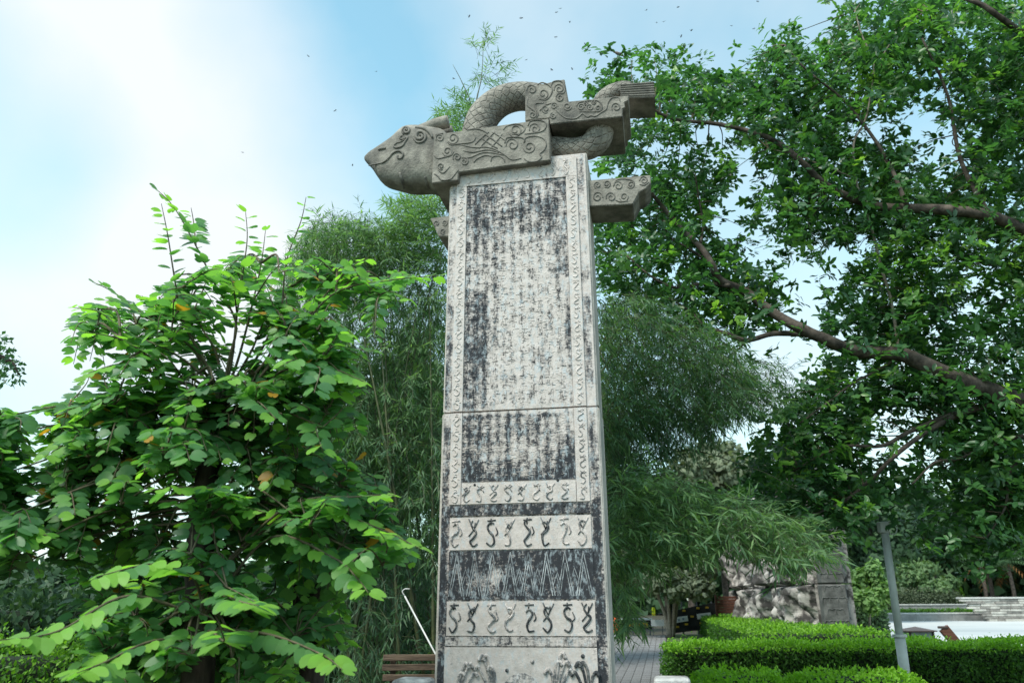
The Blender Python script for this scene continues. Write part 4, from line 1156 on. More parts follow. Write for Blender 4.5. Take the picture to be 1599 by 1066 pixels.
bamboo('bamboo_clump', 'feathery bamboo clump left of the stele with tall tip above the dragon', at(640, 1000, 11.3) * Vector((1, 1, 0)) if False else Vector((at(640, 1000, 11.3).x, 11.3, 0)), [
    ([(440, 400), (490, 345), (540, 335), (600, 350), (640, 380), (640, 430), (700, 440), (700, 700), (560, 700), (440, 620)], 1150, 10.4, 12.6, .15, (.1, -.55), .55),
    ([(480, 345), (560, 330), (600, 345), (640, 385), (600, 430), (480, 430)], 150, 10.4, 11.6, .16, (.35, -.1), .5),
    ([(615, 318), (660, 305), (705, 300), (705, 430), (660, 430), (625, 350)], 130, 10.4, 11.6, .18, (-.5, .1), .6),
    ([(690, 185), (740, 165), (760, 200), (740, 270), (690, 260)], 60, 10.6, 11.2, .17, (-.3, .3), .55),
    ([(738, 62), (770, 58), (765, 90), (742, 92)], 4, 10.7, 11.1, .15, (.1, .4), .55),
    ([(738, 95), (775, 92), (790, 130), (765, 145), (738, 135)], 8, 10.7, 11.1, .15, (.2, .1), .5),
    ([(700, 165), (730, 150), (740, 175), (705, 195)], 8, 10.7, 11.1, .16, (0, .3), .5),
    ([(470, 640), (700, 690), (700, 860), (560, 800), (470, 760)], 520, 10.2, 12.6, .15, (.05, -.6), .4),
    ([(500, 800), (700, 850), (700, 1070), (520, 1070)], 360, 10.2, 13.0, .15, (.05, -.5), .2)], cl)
cl = []
for i in range(16):
    b = at(random.uniform(850, 925), 1000, 10.8); b.z = 0
    e = random.choice([(random.uniform(950, 1220), random.uniform(500, 640)), (random.uniform(960, 1300), random.uniform(760, 880))])
    e3 = at(*e, random.uniform(9.8, 11.8))
    hi = b.lerp(e3, .45); hi.z = max(e3.z + .6, 3.2) if e[1] < 700 else e3.z + .5
    cl.append(([b, b + Vector((.05, 0, hi.z * .6)), hi, e3.lerp(hi, .35) + Vector((0, 0, .15)), e3], random.uniform(.012, .022), .003))
for pl in ([(960, 745), (985, 775), (1010, 805), (1028, 832)], [(985, 745), (1025, 748), (1060, 762), (1105, 778)], [(1060, 766), (1072, 780), (1082, 796)], [(992, 505), (1002, 530), (1012, 550)]):
    cl.append(([at(x, y, 9.9) for x, y in pl], .008, .004))
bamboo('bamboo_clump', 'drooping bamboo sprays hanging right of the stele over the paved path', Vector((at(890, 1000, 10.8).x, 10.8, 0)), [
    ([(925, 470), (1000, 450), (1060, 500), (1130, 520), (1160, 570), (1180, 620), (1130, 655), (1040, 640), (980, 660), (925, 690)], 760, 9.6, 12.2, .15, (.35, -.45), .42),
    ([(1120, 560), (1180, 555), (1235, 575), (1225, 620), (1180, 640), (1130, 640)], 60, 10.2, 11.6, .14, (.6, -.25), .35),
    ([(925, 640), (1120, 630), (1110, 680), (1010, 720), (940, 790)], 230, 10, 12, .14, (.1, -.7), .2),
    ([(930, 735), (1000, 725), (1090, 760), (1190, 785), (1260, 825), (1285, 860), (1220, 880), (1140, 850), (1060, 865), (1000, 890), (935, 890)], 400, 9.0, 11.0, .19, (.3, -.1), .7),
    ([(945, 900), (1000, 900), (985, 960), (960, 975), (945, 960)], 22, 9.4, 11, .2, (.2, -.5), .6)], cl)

# ================================================================== HEDGES AND SHRUBS
def hedge(name, label, x0, x1, y0, y1, h, n, leaf, bright=.55, rot=0.0, origin=None, cat='hedge', bump=.05, group=None):
    o0 = origin or Vector((x0, y0, 0))
    t = thing(name, label, cat, o0, group)
    Mx = Matrix.Translation(o0) @ Matrix.Rotation(rot, 4, 'Z')
    Lx, Ly = x1 - x0, y1 - y0
    nx, ny = max(2, int(Lx / .15)), max(2, int(Ly / .15))
    V, F = bevel_box(.06, Lx - .06, .06, Ly - .06, -.02, h - .07, .05, 1)
    V = [Mx @ Vector(v) for v in V]
    obj('shade_core', V, F, M['hedge_core'], t)  # solid core, coloured as the shade inside the hedge
    areas = np.array([Lx * h, Ly * h, Ly * h, Lx * Ly]); areas /= areas.sum()
    which = rng.choice(4, n, p=areas)
    u, v = rng.random(n), rng.random(n)
    P = np.zeros((n, 3)); N = np.zeros((n, 3))
    for k, (fx, fy, fz, nn) in enumerate(((lambda u, v: u * Lx, lambda u, v: 0 * u, lambda u, v: v * h, (0, -1, 0)), (lambda u, v: 0 * u, lambda u, v: u * Ly, lambda u, v: v * h, (-1, 0, 0)),
                                          (lambda u, v: 0 * u + Lx, lambda u, v: u * Ly, lambda u, v: v * h, (1, 0, 0)), (lambda u, v: u * Lx, lambda u, v: v * Ly, lambda u, v: 0 * u + h, (0, 0, 1)))):
        m = which == k
        P[m, 0], P[m, 1], P[m, 2] = fx(u[m], v[m]), fy(u[m], v[m]), fz(u[m], v[m]); N[m] = nn
    wob = np.array([mnoise.noise((p[0] * 1.7, p[1] * 1.7, p[2] * 2.1)) for p in P])
    P += N * (wob * bump + rng.normal(0, .035, n))[:, None]
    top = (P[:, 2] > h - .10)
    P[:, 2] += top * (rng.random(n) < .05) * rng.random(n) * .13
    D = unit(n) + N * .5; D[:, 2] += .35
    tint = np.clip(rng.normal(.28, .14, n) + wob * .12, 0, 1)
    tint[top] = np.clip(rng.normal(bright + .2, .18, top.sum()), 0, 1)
    Nn = unit(n) * .7 + N
    Mr = np.array(Mx.to_3x3()); P = P @ Mr.T + np.array(o0); D = D @ Mr.T; Nn = Nn @ Mr.T
    foliage(LEAF_SMALL, P, D, Nn, rng.uniform(.7, 1.25, n) * leaf, tint, M['leaf_hedge'], t)
    return t
hx = at(1054, 1050, 17.0).x
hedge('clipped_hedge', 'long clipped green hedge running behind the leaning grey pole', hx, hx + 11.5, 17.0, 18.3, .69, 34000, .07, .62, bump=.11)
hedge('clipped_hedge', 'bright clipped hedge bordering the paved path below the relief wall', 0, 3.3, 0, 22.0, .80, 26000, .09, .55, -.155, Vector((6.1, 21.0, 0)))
def mound(name, label, px0, px1, ytop, d, depth, n, leaf, bright, cat='shrub', group=None, mat='leaf_hedge', rise=.1):
    a, b = at(px0, ytop, d), at(px1, ytop, d)
    c = (a + b) / 2; h = c.z
    t = thing(name, label, cat, (c.x, c.y, 0), group)
    rx = (b.x - a.x) / 2; ry = depth / 2
    lat = []
    nu, nv = 26, 9
    V, F = [], []
    for j in range(nv + 1):
        ph = math.pi / 2 * j / nv
        for i in range(nu):
            th = 2 * math.pi * i / nu
            k = .84 + .08 * mnoise.noise((math.cos(th) * 2, math.sin(th) * 2, ph * 2 + px0))
            V.append((c.x + rx * k * math.cos(th) * math.cos(ph) ** .35, c.y + ry * k * math.sin(th) * math.cos(ph) ** .35, h * .9 * math.sin(ph) ** .8))
    for j in range(nv):
        for i in range(nu):
            i2 = (i + 1) % nu; F.append((j * nu + i, j * nu + i2, (j + 1) * nu + i2, (j + 1) * nu + i))
    obj('shade_core', V, F, M['hedge_core'], t)  # solid dome whose dark colour stands for shade within the shrub
    th = rng.random(n) * 2 * math.pi; sp = rng.random(n); ph = np.arcsin(sp)
    wob = np.array([mnoise.noise((math.cos(a_) * 3 + c.x, math.sin(a_) * 3, b_ * 4)) for a_, b_ in zip(th, ph)])
    k = 1 + rise * wob + rng.normal(0, .04, n)
    P = np.stack([c.x + rx * k * np.cos(th) * np.cos(ph) ** .35, c.y + ry * k * np.sin(th) * np.cos(ph) ** .35, h * k * np.sin(ph) ** .8], -1)
    N = P - np.array([c.x, c.y, h * .3]); N /= np.linalg.norm(N, axis=1, keepdims=True)
    D = unit(n) + N * .6; D[:, 2] += .3
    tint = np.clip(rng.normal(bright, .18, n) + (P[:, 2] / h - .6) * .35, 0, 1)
    foliage(LEAF_SMALL, P, D, unit(n) * .7 + N, rng.uniform(.7, 1.3, n) * leaf, tint, M[mat], t)
    return t
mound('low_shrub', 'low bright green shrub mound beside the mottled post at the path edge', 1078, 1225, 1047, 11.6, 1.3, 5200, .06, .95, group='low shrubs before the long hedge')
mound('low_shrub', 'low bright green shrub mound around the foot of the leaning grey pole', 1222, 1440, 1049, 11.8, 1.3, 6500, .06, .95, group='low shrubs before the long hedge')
mound('garden_shrub', 'yellow-green small-leaved shrub under the lobed-leaf tree', -80, 140, 1000, 7.6, 1.6, 7000, .05, .5)
mound('garden_shrub', 'dark shrub between the lobed-leaf tree stems', 330, 470, 1030, 8.2, 1.4, 2500, .07, .3)
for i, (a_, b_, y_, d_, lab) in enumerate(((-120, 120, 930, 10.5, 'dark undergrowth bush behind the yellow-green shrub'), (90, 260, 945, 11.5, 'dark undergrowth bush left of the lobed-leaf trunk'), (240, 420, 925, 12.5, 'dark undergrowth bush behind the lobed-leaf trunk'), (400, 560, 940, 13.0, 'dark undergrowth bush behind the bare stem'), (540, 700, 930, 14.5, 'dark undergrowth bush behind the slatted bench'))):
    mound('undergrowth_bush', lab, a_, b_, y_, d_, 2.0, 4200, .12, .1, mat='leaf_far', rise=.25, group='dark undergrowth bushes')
mound('far_round_bush', 'small round light green bush on the terrace above the plaza', 1477, 1499, 910, 72, 1.4, 900, .14, .6)
mound('far_clipped_bush', 'long grey-green rounded bush on the terrace behind the plaza', 1372, 1502, 920, 69, 2.4, 5000, .16, .3, mat='leaf_grey', rise=.04)

# ================================================================== RELIEF WALL, PLAZA WALLS
def relief_wall():
    A0 = Vector((at(1291, 985, 26).x, 26.0, 0)); A1 = Vector((at(1155, 960, 40).x, 40.0, 0))
    dr = (A1 - A0).normalized(); nl = Vector((-dr.y, dr.x, 0))       # nl points left, to the path
    if nl.x > 0: nl = -nl
    t = thing('relief_wall', 'massive weathered stone wall carved with figures in high relief', 'wall', A0)
    Ln = (A1 - A0).length; H = 5.6; th = .95
    for k, (z0, z1) in enumerate(((0, 2.06), (2.09, H))):
        nu, nv = 190, 40 if k == 0 else 64
        V, F = [], []
        for j in range(nv + 1):
            z = z0 + (z1 - z0) * j / nv
            for i in range(nu + 1):
                s = Ln * i / nu
                e = min(1, min(i, nu - i) / 2, min(j, nv - j) / 1.5)
                n1 = mnoise.noise((s * 2.0, z * .75 + k * 9, 1.3)); n2 = mnoise.noise((s * 4.4, z * 2.0, 4.2 + k)); n3 = mnoise.noise((s * 6, z * 5, 8))
                hgt = (.75 * abs(n1) ** .6 * (1 if n1 > 0 else -.6) + .30 * n2 + .10 * n3) * e + .2
                V.append(A0 + dr * s + nl * hgt + Vector((0, 0, z)))
        w = nu + 1
        F = [(j * w + i, j * w + i + 1, (j + 1) * w + i + 1, (j + 1) * w + i) for j in range(nv) for i in range(nu)]
        o = len(V)
        for s in (0, Ln):
            for z in (z0, z1):
                V.append(A0 + dr * s - nl * th + Vector((0, 0, z)))
        # ends, top and back close the block
        F += [tuple([j * w for j in range(nv + 1)] + [o + 1, o]), tuple([j * w + nu for j in range(nv, -1, -1)] + [o + 2, o + 3])]
        F += [tuple([nv * w + i for i in range(nu + 1)] + [o + 3, o + 1]), tuple([i for i in range(nu, -1, -1)] + [o, o + 2]), (o, o + 1, o + 3, o + 2)]
        obj('relief_course', V, F, M['relief'], t, smooth=False)
    # end pier with cloud carving, in courses
    rr = -nl
    for k, (z0, z1) in enumerate(((0, 2.05), (2.08, 3.8), (3.83, 5.7))):
        p = A0 - dr * .22
        M4 = Matrix(((rr.x, dr.x, 0, p.x), (rr.y, dr.y, 0, p.y), (0, 0, 1, 0), (0, 0, 0, 1)))
        w = .62 - .03 * k
        pier = obj('end_pier', *bevel_box(-.12 + .02 * k, w, -.25, .3, z0, z1, .03, 1, M4), M['relief_end'], t)
        parts = []
        for a in range(5):
            for b in range(5 if k else 6):
                cx, cz = -.02 + a * .24 + (.12 if b % 2 else 0), z0 + .18 + b * .34
                if cx > w - .1 or cz > z1 - .1: continue
                P = [M4 @ Vector((cx + .15 * math.cos(math.pi * (1 - q / 8)), -.25, cz + .13 * math.sin(math.pi * (1 - q / 8)) - .03 * math.cos(q * 1.6))) for q in range(9)]
                parts.append(tube(P, .018, 4))
        V, F = merge(parts); obj('cloud_carving', V, F, M['relief_end'], pier)
relief_wall()
def plain_wall(name, label, px0, px1, y0, y1, d, thick, mat, cap=None, lean=0):
    a, b = at(px0, (y0 + y1) / 2, d), at(px1, (y0 + y1) / 2, d)
    zt = at((px0 + px1) / 2, y0, d).z; zb = at((px0 + px1) / 2, y1, d).z if y1 else 0
    t = thing(name, label, 'wall', (a.x, d, max(0, zb)))
    n = max(1, int((b.x - a.x) / 2.4)); w = (b.x - a.x) / n
    for i in range(n):
        obj('panel', *bevel_box(a.x + i * w + .006, a.x + (i + 1) * w - .006, d, d + thick, max(0, zb), zt - .1, .015), M[mat], t)
    obj('coping', *bevel_box(a.x - .05, b.x + .05, d - .05, d + thick + .05, zt - .099, zt, .015), M[cap or 'concrete_pale'], t)
    return t
plain_wall('planter_wall', 'low grey concrete planter wall at the back edge of the plaza', 1374, 1545, 956, 975, 63, .5, 'concrete')
plain_wall('terrace_wall', 'upper grey concrete terrace wall under the long grey-green bush', 1398, 1512, 942.5, 975, 67, .5, 'concrete')
def ledge_wall():
    d = 61.5
    a = at(1506, 950, d + 4); zt = at(1560, 932, d).z
    t = thing('ledgestone_wall', 'banded wall of thin grey and pale stone courses beyond the plaza', 'wall', (a.x, d, 0))
    x0, x1 = at(1538, 950, d).x, at(1538, 950, d).x + 16
    obj('wall_core', *bevel_box(x0 + .05, x1, d + .06, d + .6, 0, zt - .1, .01), M['brick_a'], t)
    ms = {}
    n = 0; rest = {'brick_a': [], 'brick_b': []}
    rows = 9; hh = (zt - .12) / rows
    for r_ in range(rows):
        x = at(1506 + 36 * (1 - (r_ / (rows - 1))) ** 1.0, 950, d).x - random.uniform(0, .4)
        while x < x1:
            w = random.uniform(.55, 1.5)
            key = 'brick_b' if (r_ % 2 == 0) != (random.random() < .28) else 'brick_a'
            off = random.uniform(-.05, .05)
            V, F = bevel_box(x + .012, x + w - .012, d + off, d + .3, r_ * hh + .015, (r_ + 1) * hh - .015, .012)
            if n < 150: obj('stone', V, F, M[key], t); n += 1
            else: rest[key].append((V, F))
            x += w
    for k, v in rest.items():
        if v: obj('stones_beyond', *merge(v), M[k], t, kind='stuff')
    obj('coping', *bevel_box(at(1503, 950, d).x, x1, d - .08, d + .7, zt - .1, zt + .02, .02), M['concrete_pale'], t)
ledge_wall()
mound('terrace_grass', 'strip of short grassy planting on top of the low planter wall', 1382, 1535, 951, 65, 2.2, 4200, .16, .35, cat='planting', mat='leaf_hedge', rise=.02)

# ================================================================== SMALL THINGS ON THE RIGHT
def pole():
    b = at(1411, 1040, 13.0); b.z = 0
    t = thing('grey_pole', 'slim grey steel pole with a flange joint and a ring at its top', 'pole', b)
    tip = at(1381, 826, 13.0); zf = at(1401, 992, 13.0).z
    ax = tip - b
    j = b + ax * (zf / ax.z)
    obj('lower_tube', *tube([b, j], .078, 16), M['steel'], t, smooth=True)
    obj('upper_tube', *tube([j, tip], .058, 16), M['steel'], t, smooth=True)
    obj('flange', *tube([j - Vector((0, 0, .02)), j + Vector((0, 0, .02))], .105, 16), M['steel'], t)
    obj('top_box', *bevel_box(tip.x - .09, tip.x + .07, tip.y - .07, tip.y + .07, tip.z - .06, tip.z + .12, .025, 2), M['steel'], t)
    c = tip + Vector((.10, -.05, .02))
    ring = [c + Vector((math.cos(k * math.pi / 10) * .085, 0, math.sin(k * math.pi / 10) * .105)) for k in range(21)]
    obj('ring', *tube(ring, .010, 6), M['steel'], t, smooth=True)
    obj('aerial', *tube([tip + Vector((-.05, 0, .12)), tip + Vector((-.05, 0, .72))], .006, 5), M['darkgrey'], t)
pole()
def lantern():
    d = 21.5
    c = at(1430, 985, d); zt = at(1430, 977.5, d).z; ze = at(1430, 985, d).z
    t = thing('garden_lantern', 'small garden lantern with brown hipped roof behind the long hedge', 'lantern', (c.x, d, 0))
    w = .37
    V = [(c.x - w, d - w, ze), (c.x + w, d - w, ze), (c.x + w, d + w, ze), (c.x - w, d + w, ze), (c.x - w, d - w, ze + .025), (c.x + w, d - w, ze + .025), (c.x + w, d + w, ze + .025), (c.x - w, d + w, ze + .025), (c.x, d, zt)]
    obj('roof', V, [(0, 3, 2, 1), (0, 1, 5, 4), (1, 2, 6, 5), (2, 3, 7, 6), (3, 0, 4, 7), (4, 5, 8), (5, 6, 8), (6, 7, 8), (7, 4, 8)], M['roofbrown'], t)
    k = .29
    obj('lamp_panel', *bevel_box(c.x - k, c.x + k, d - k, d + k, .3, ze - .002, .01), M['frost'], t)
    for sx in (-1, 1):
        for sy in (-1, 1):
            obj('corner_post', *bevel_box(c.x + sx * k - .025, c.x + sx * k + .025, d + sy * k - .025, d + sy * k + .025, 0, ze - .004, .005), M['roofbrown'], t)
    obj('lantern_base', *bevel_box(c.x - .33, c.x + .33, d - .33, d + .33, 0, .296, .01), M['concrete'], t)
    t2 = thing('leaning_board', 'dark brown plank leaning beside the garden lantern near the plaza', 'board', (at(1487, 990, 22).x, 22, 0))
    e0 = at(1473, 980, 22); e1 = at(1490, 1000, 22)
    ax = (e0 - e1).normalized(); foot = e1 - ax * (e1.z / ax.z); foot.z = 0
    P = []
    sd = Vector((.10, .0, .075)); dp = Vector((0, .05, 0))
    V = [q + s * sd + k2 * dp for q in (foot, e0) for k2 in (-1, 1) for s in (-1, 1)]
    obj('plank', V, [(0, 1, 3, 2), (4, 6, 7, 5), (0, 4, 5, 1), (2, 3, 7, 6), (0, 2, 6, 4), (1, 5, 7, 3)], M['wood_red'], t2)
    obj('end_cap', *bevel_box(e0.x - .12, e0.x + .10, e0.y - .07, e0.y + .07, e0.z - .01, e0.z + .05, .01), M['roofbrown'], t2)
    c = at(1355, 963, 46)
    t3 = thing('equipment_cabinet', 'dark grey equipment cabinet beside the planting near the relief wall', 'cabinet', (c.x, 46, 0))
    obj('cabinet_body', *bevel_box(c.x - .55, c.x + .5, 46, 46.6, .05, at(1355, 955, 46).z, .03), M['darkgrey'], t3)
    obj('cabinet_top', *bevel_box(c.x - .62, c.x + .62, 45.95, 46.65, at(1355, 955, 46).z + .002, at(1355, 953, 46).z + .05, .02), M['concrete_pale'], t3)
    obj('label_plate', *bevel_box(c.x - .25, c.x - .05, 45.97, 45.998, .55, .8, .005), M['white'], t3)
lantern()
def board_sign():
    d = 39.0
    a, b = at(1122, 957, d), at(1152, 930, d)
    t = thing('wooden_notice_board', 'red-brown wooden notice board on two posts beside the relief wall', 'sign', ((a.x + b.x) / 2, d, 0))
    n = 6; h = (b.z - a.z) / n
    for i in range(n):
        bow = .06 if i == n - 1 else 0
        obj('plank', *bevel_box(a.x + bow, b.x - bow, d, d + .08, a.z + i * h + .008, a.z + (i + 1) * h - .008, .01), M['wood_red'], t)
    for x in (a.x - .1, b.x + .02):
        obj('post', *bevel_box(x, x + .1, d + .03, d + .13, 0, b.z + .05, .01), M['wood_red'], t)
board_sign()
def barriers():
    d = 39.6
    # low black banner across the path's end
    x0, x1 = at(958, 970, d).x, at(1018, 970, d).x
    t = thing('path_barrier', 'black banner barrier with yellow marks across the end of the path', 'barrier', ((x0 + x1) / 2, d, 0))
    z0, z1 = at(985, 982, d).z, at(985, 968, d).z
    z0 = max(.1, z0)
    obj('banner', *bevel_box(x0, x1, d, d + .03, z0, z1, .008), M['black'], t)
    obj('top_rail', *tube([Vector((x0, d - .01, z1 + .05)), Vector((x1, d - .01, z1 + .05))], .045, 8), M['white'], t)
    for x in (x0 + .1, (x0 + x1) / 2, x1 - .1):
        obj('post', *tube([Vector((x, d + .06, 0)), Vector((x, d + .06, z1 + .1))], .035, 8), M['darkgrey'], t)
    for i in range(9):
        x = x0 + .25 + i * (x1 - x0 - .5) / 8; zc_ = (z0 + z1) / 2
        obj('yellow_mark', *bevel_box(x - .05, x + .05, d - .012, d - .002, zc_ - .09 * random.uniform(.6, 1.3), zc_ + .1, .004, 1), M['yellow'], t)
    # taller black fence sheet right of the tree, stepping up to the notice board
    xa, xb = at(1040, 960, d + .5).x, at(1118, 960, d + .5).x
    f = thing('black_sheet_fence', 'black sheet fence with white placards between the pale-stemmed tree and notice board', 'fence', ((xa + xb) / 2, d + .5, 0))
    za, zb2 = at(1045, 955, d).z, at(1115, 940, d).z
    V = [(xa, d + .5, .05), (xb, d + .5, .35), (xb, d + .5, zb2), (xa, d + .5, za)]
    V += [(x, y + .04, z) for x, y, z in V]
    obj('fence_sheet', V, [(0, 1, 2, 3), (7, 6, 5, 4), (0, 4, 5, 1), (1, 5, 6, 2), (2, 6, 7, 3), (3, 7, 4, 0)], M['black'], f)
    for k in range(4):
        x = xa + (xb - xa) * (k + .1) / 3.3
        obj('post', *tube([Vector((x, d + .6, 0)), Vector((x, d + .6, zb2 + .05))], .04, 8), M['darkgrey'], f)
    for cx, cy_, w, h, sl in ((1063.5, 966.5, 11, 4, .14), (1099.5, 961, 11, 4, .1)):
        p = at(cx, cy_, d + .42); k = p.y / 1290
        Mx = Matrix.Translation(p) @ Matrix.Rotation(-sl, 4, 'Y')
        pl = obj('placard', *bevel_box(-w * k, w * k, 0, .03, -h * k, h * k, .01, 1, Mx), M['white'], f)
        for s in (-.32, .32):
            obj('blue_mark', *bevel_box((s - .14) * w * k, (s + .14) * w * k, -.012, -.002, -h * k * .4, h * k * .4, .004, 1, Mx), M['bluemark'], pl)
    for px, py in ((1052, 955), (1068, 953), (1090, 949), (1104, 948), (1081, 962), (1058, 978), (1072, 974), (1095, 972)):
        p = at(px, py, d + .44)
        obj('yellow_mark', *bevel_box(p.x - .08, p.x + .08, p.y, p.y + .02, p.z - .04, p.z + .04, .006), M['yellow'], f)
    p = at(1027, 972, d - .6)
    w = thing('white_sign_panel', 'blank white panel standing at the foot of the pale-stemmed tree', 'sign', (p.x, p.y, 0))
    obj('panel', *bevel_box(p.x - .3, p.x + .3, p.y, p.y + .04, p.z - .14, p.z + .14, .01), M['white'], w)
    for s in (-.22, .22): obj('leg', *tube([Vector((p.x + s, p.y + .06, 0)), Vector((p.x + s, p.y + .06, p.z + .1))], .02, 6), M['darkgrey'], w)
    p = at(960, 968, d - .4)
    c = thing('traffic_cone', 'orange traffic cone with white foot beside the stele at the path end', 'cone', (p.x, p.y, 0))
    obj('cone_body', *tube([Vector((p.x, p.y, .1)), Vector((p.x, p.y, .55)), Vector((p.x, p.y, at(960, 963, d).z))], [.22, .17, .12], 12), M['orange'], c, smooth=True)
    obj('cone_foot', *bevel_box(p.x - .3, p.x + .3, p.y - .3, p.y + .3, 0, .099, .02), M['white'], c)
    p = at(1020.5, 954, d - .8)
    v = thing('safety_vest', 'fluorescent yellow vest hanging on the pale-stemmed tree', 'vest', (p.x, p.y, p.z - .3))
    k = .031
    V = []
    outline = [(-2.2, 5.2), (-1.2, 6), (0, 5), (1.2, 6), (2.2, 5.2), (2.6, 2), (2.4, -2), (2.6, -6), (-2.6, -6), (-2.4, -2), (-2.6, 2)]
    for yy in (-.05, .05): V += [(p.x + x * k, p.y + yy * (1.2 if abs(x) < 2 else .4), p.z + z * k) for x, z in outline]
    n = len(outline)
    obj('vest_cloth', V, [tuple(range(n - 1, -1, -1)), tuple(range(n, 2 * n))] + [(i, (i + 1) % n, n + (i + 1) % n, n + i) for i in range(n)], M['neon'], v)
    obj('hem_band', *bevel_box(p.x - 2.65 * k, p.x + 2.65 * k, p.y - .075, p.y + .06, p.z - 4.6 * k, p.z - 3.4 * k, .005), M['yellow'], v)
barriers()

# ================================================================== BACKGROUND TREES
def blob_tree(name, label, x, y, h, crown, n, leaf, mat, bark='bark_fig', trunk_r=.18, tm=.5, stems=1, group=None, tmpl=LEAF_CLUMP, base_z=0, low=.35):
    """crown: list of (dx, dy, z, rx, rz) lobes"""
    t = thing(name, label, 'tree', (x, y, base_z), group)
    b = Vector((x, y, base_z))
    for s in range(stems):
        a = 2 * math.pi * s / max(1, stems) + .5
        sp = .0 if stems == 1 else .9
        e = b + Vector((math.cos(a) * sp, math.sin(a) * sp * .6, h * .62))
        P = smooth_path([b + Vector((math.cos(a) * .08 * (stems > 1), 0, -.05)), b.lerp(e, .3) + Vector((random.uniform(-.1, .1), 0, 0)), b.lerp(e, .7) + Vector((random.uniform(-.15, .15), 0, 0)), e], 4)
        obj('trunk', *tube(P, lerp_r(trunk_r, trunk_r * .4, len(P)), 8, jitter=.06), M[bark], t, smooth=True)
    PP, NN, TT, limbs = [], [], [], []
    lobes = []
    for dx, dy, z, rx, rz in crown:
        c = np.array([x + dx, y + dy, base_z + z])
        limbs.append(tube([b + Vector((0, 0, h * .4)), (b + Vector((0, 0, h * .55))).lerp(Vector(c), .5), Vector(c)], [trunk_r * .4, trunk_r * .25, trunk_r * .1], 5, cap=False))
        m = max(4, int(rx * 4))
        for q in range(m):
            u_ = unit(1)[0]; u_[2] = abs(u_[2]) * .9 - .25
            lobes.append((c + u_ * np.array([rx, rx, rz]) * random.uniform(.35, .85), rx * random.uniform(.28, .5), rz * random.uniform(.28, .5)))
    per = max(8, n // len(lobes))
    for c, rx, rz in lobes:
        u_ = unit(per); rad = rng.uniform(.55, 1.08, per) ** .6
        P = c + u_ * rad[:, None] * np.array([rx, rx, rz])
        PP.append(P); NN.append(u_ + np.array([[0, 0, .5]])); TT.append(np.clip(rng.normal(tm, .15, per) + rng.normal(0, .1), 0, 1))
    obj('limbs', *merge(limbs), M[bark], t, smooth=True)
    P, N, T2 = np.concatenate(PP), np.concatenate(NN), np.concatenate(TT)
    D = unit(len(P)); D[:, 2] -= .15
    foliage(tmpl, P, D, N, rng.uniform(.7, 1.3, len(P)) * leaf, T2, M[mat], t, stuff='crown')
def px_tree(name, label, px, ytop, d, wpx, n, leaf, mat, **k):
    top = at(px, ytop, d); w = wpx * d / 1290 / 2
    h = top.z
    cr = [(0, 0, h * .70, w * .7, h * .27), (-w * .5, .3, h * .55, w * .55, h * .25), (w * .5, -.3, h * .52, w * .55, h * .25), (0, -w * .4, h * .42, w * .6, h * .22)]
    blob_tree(name, label, top.x, d, h, cr, n, leaf, mat, **k)
px_tree('pale_far_tree', 'tall grey-green domed tree far behind the hanging bamboo', 1110, 655, 52, 250, 13000, .42, 'leaf_grey', tm=.6, trunk_r=.25)
px_tree('pale_stemmed_tree', 'small grey-green tree with several pale slender stems at the path end', 1035, 800, 38.0, 190, 7000, .24, 'leaf_grey', bark='bark_pale', trunk_r=.11, stems=5, tm=.45)
far = [(950, 690, 46, 130, 'dark evergreen tree behind the path barrier and the stele'), (1065, 740, 47, 110, 'dark evergreen tree behind the pale-stemmed tree'), (1160, 700, 50, 120, 'dark evergreen tree behind the wooden notice board'),
       (1235, 660, 58, 150, 'dark evergreen tree rising behind the relief wall'), (1345, 735, 60, 140, 'dark evergreen tree behind the top of the leaning grey pole'), (1430, 720, 74, 130, 'mid green tree behind the long grey-green terrace bush'),
       (1510, 720, 78, 150, 'dark tree behind the small round terrace bush'), (1600, 710, 78, 170, 'dark tree behind the banded stone wall'), (1690, 740, 76, 170, 'dark tree at the far end of the banded wall')]
for px, yt, d, w, lab in far:
    px_tree('evergreen_tree', lab, px, yt, d, w, 5200, .5, 'leaf_far', tm=.22, trunk_r=.25, group='trees around the plaza')
px_tree('young_light_tree', 'young light green tree beside the dark end of the relief wall', 1345, 862, 33, 70, 4200, .22, 'leaf_light', bark='bark_pale', trunk_r=.06, tm=.55)
px_tree('feathery_tree', 'feathery mid green tree with slim pale trunk above the terrace bush', 1435, 868, 71, 110, 4000, .32, 'leaf_far', bark='bark_pale', trunk_r=.2, tm=.75)
mound('dense_bush', 'dense green bush at the foot of the young light tree', 1318, 1368, 925, 38, 3, 4000, .16, .35, mat='leaf_far')
left_far = [(-60, 860, 34, 300, 'dark tree low on the skyline beyond the yellow-green shrub'), (120, 880, 30, 220, 'dark tree behind the lobed-leaf tree trunk'), (270, 870, 33, 210, 'dark tree seen beneath the lobed-leaf canopy'), (400, 860, 30, 200, 'dark tree behind the bare stem'), (505, 560, 20, 210, 'dark tree behind the lower bamboo culms'), (640, 470, 21, 230, 'dark tree behind the bamboo and wooden bench'), (790, 420, 22, 260, 'dark tree hidden behind the stele shaft'), (880, 480, 23, 240, 'dark tree between the stele and the path')]
for px, yt, d, w, lab in left_far:
    px_tree('evergreen_tree', lab, px, yt, d, w, 4200, .36, 'leaf_far', tm=.15, trunk_r=.2, group='dark trees behind the bamboo')
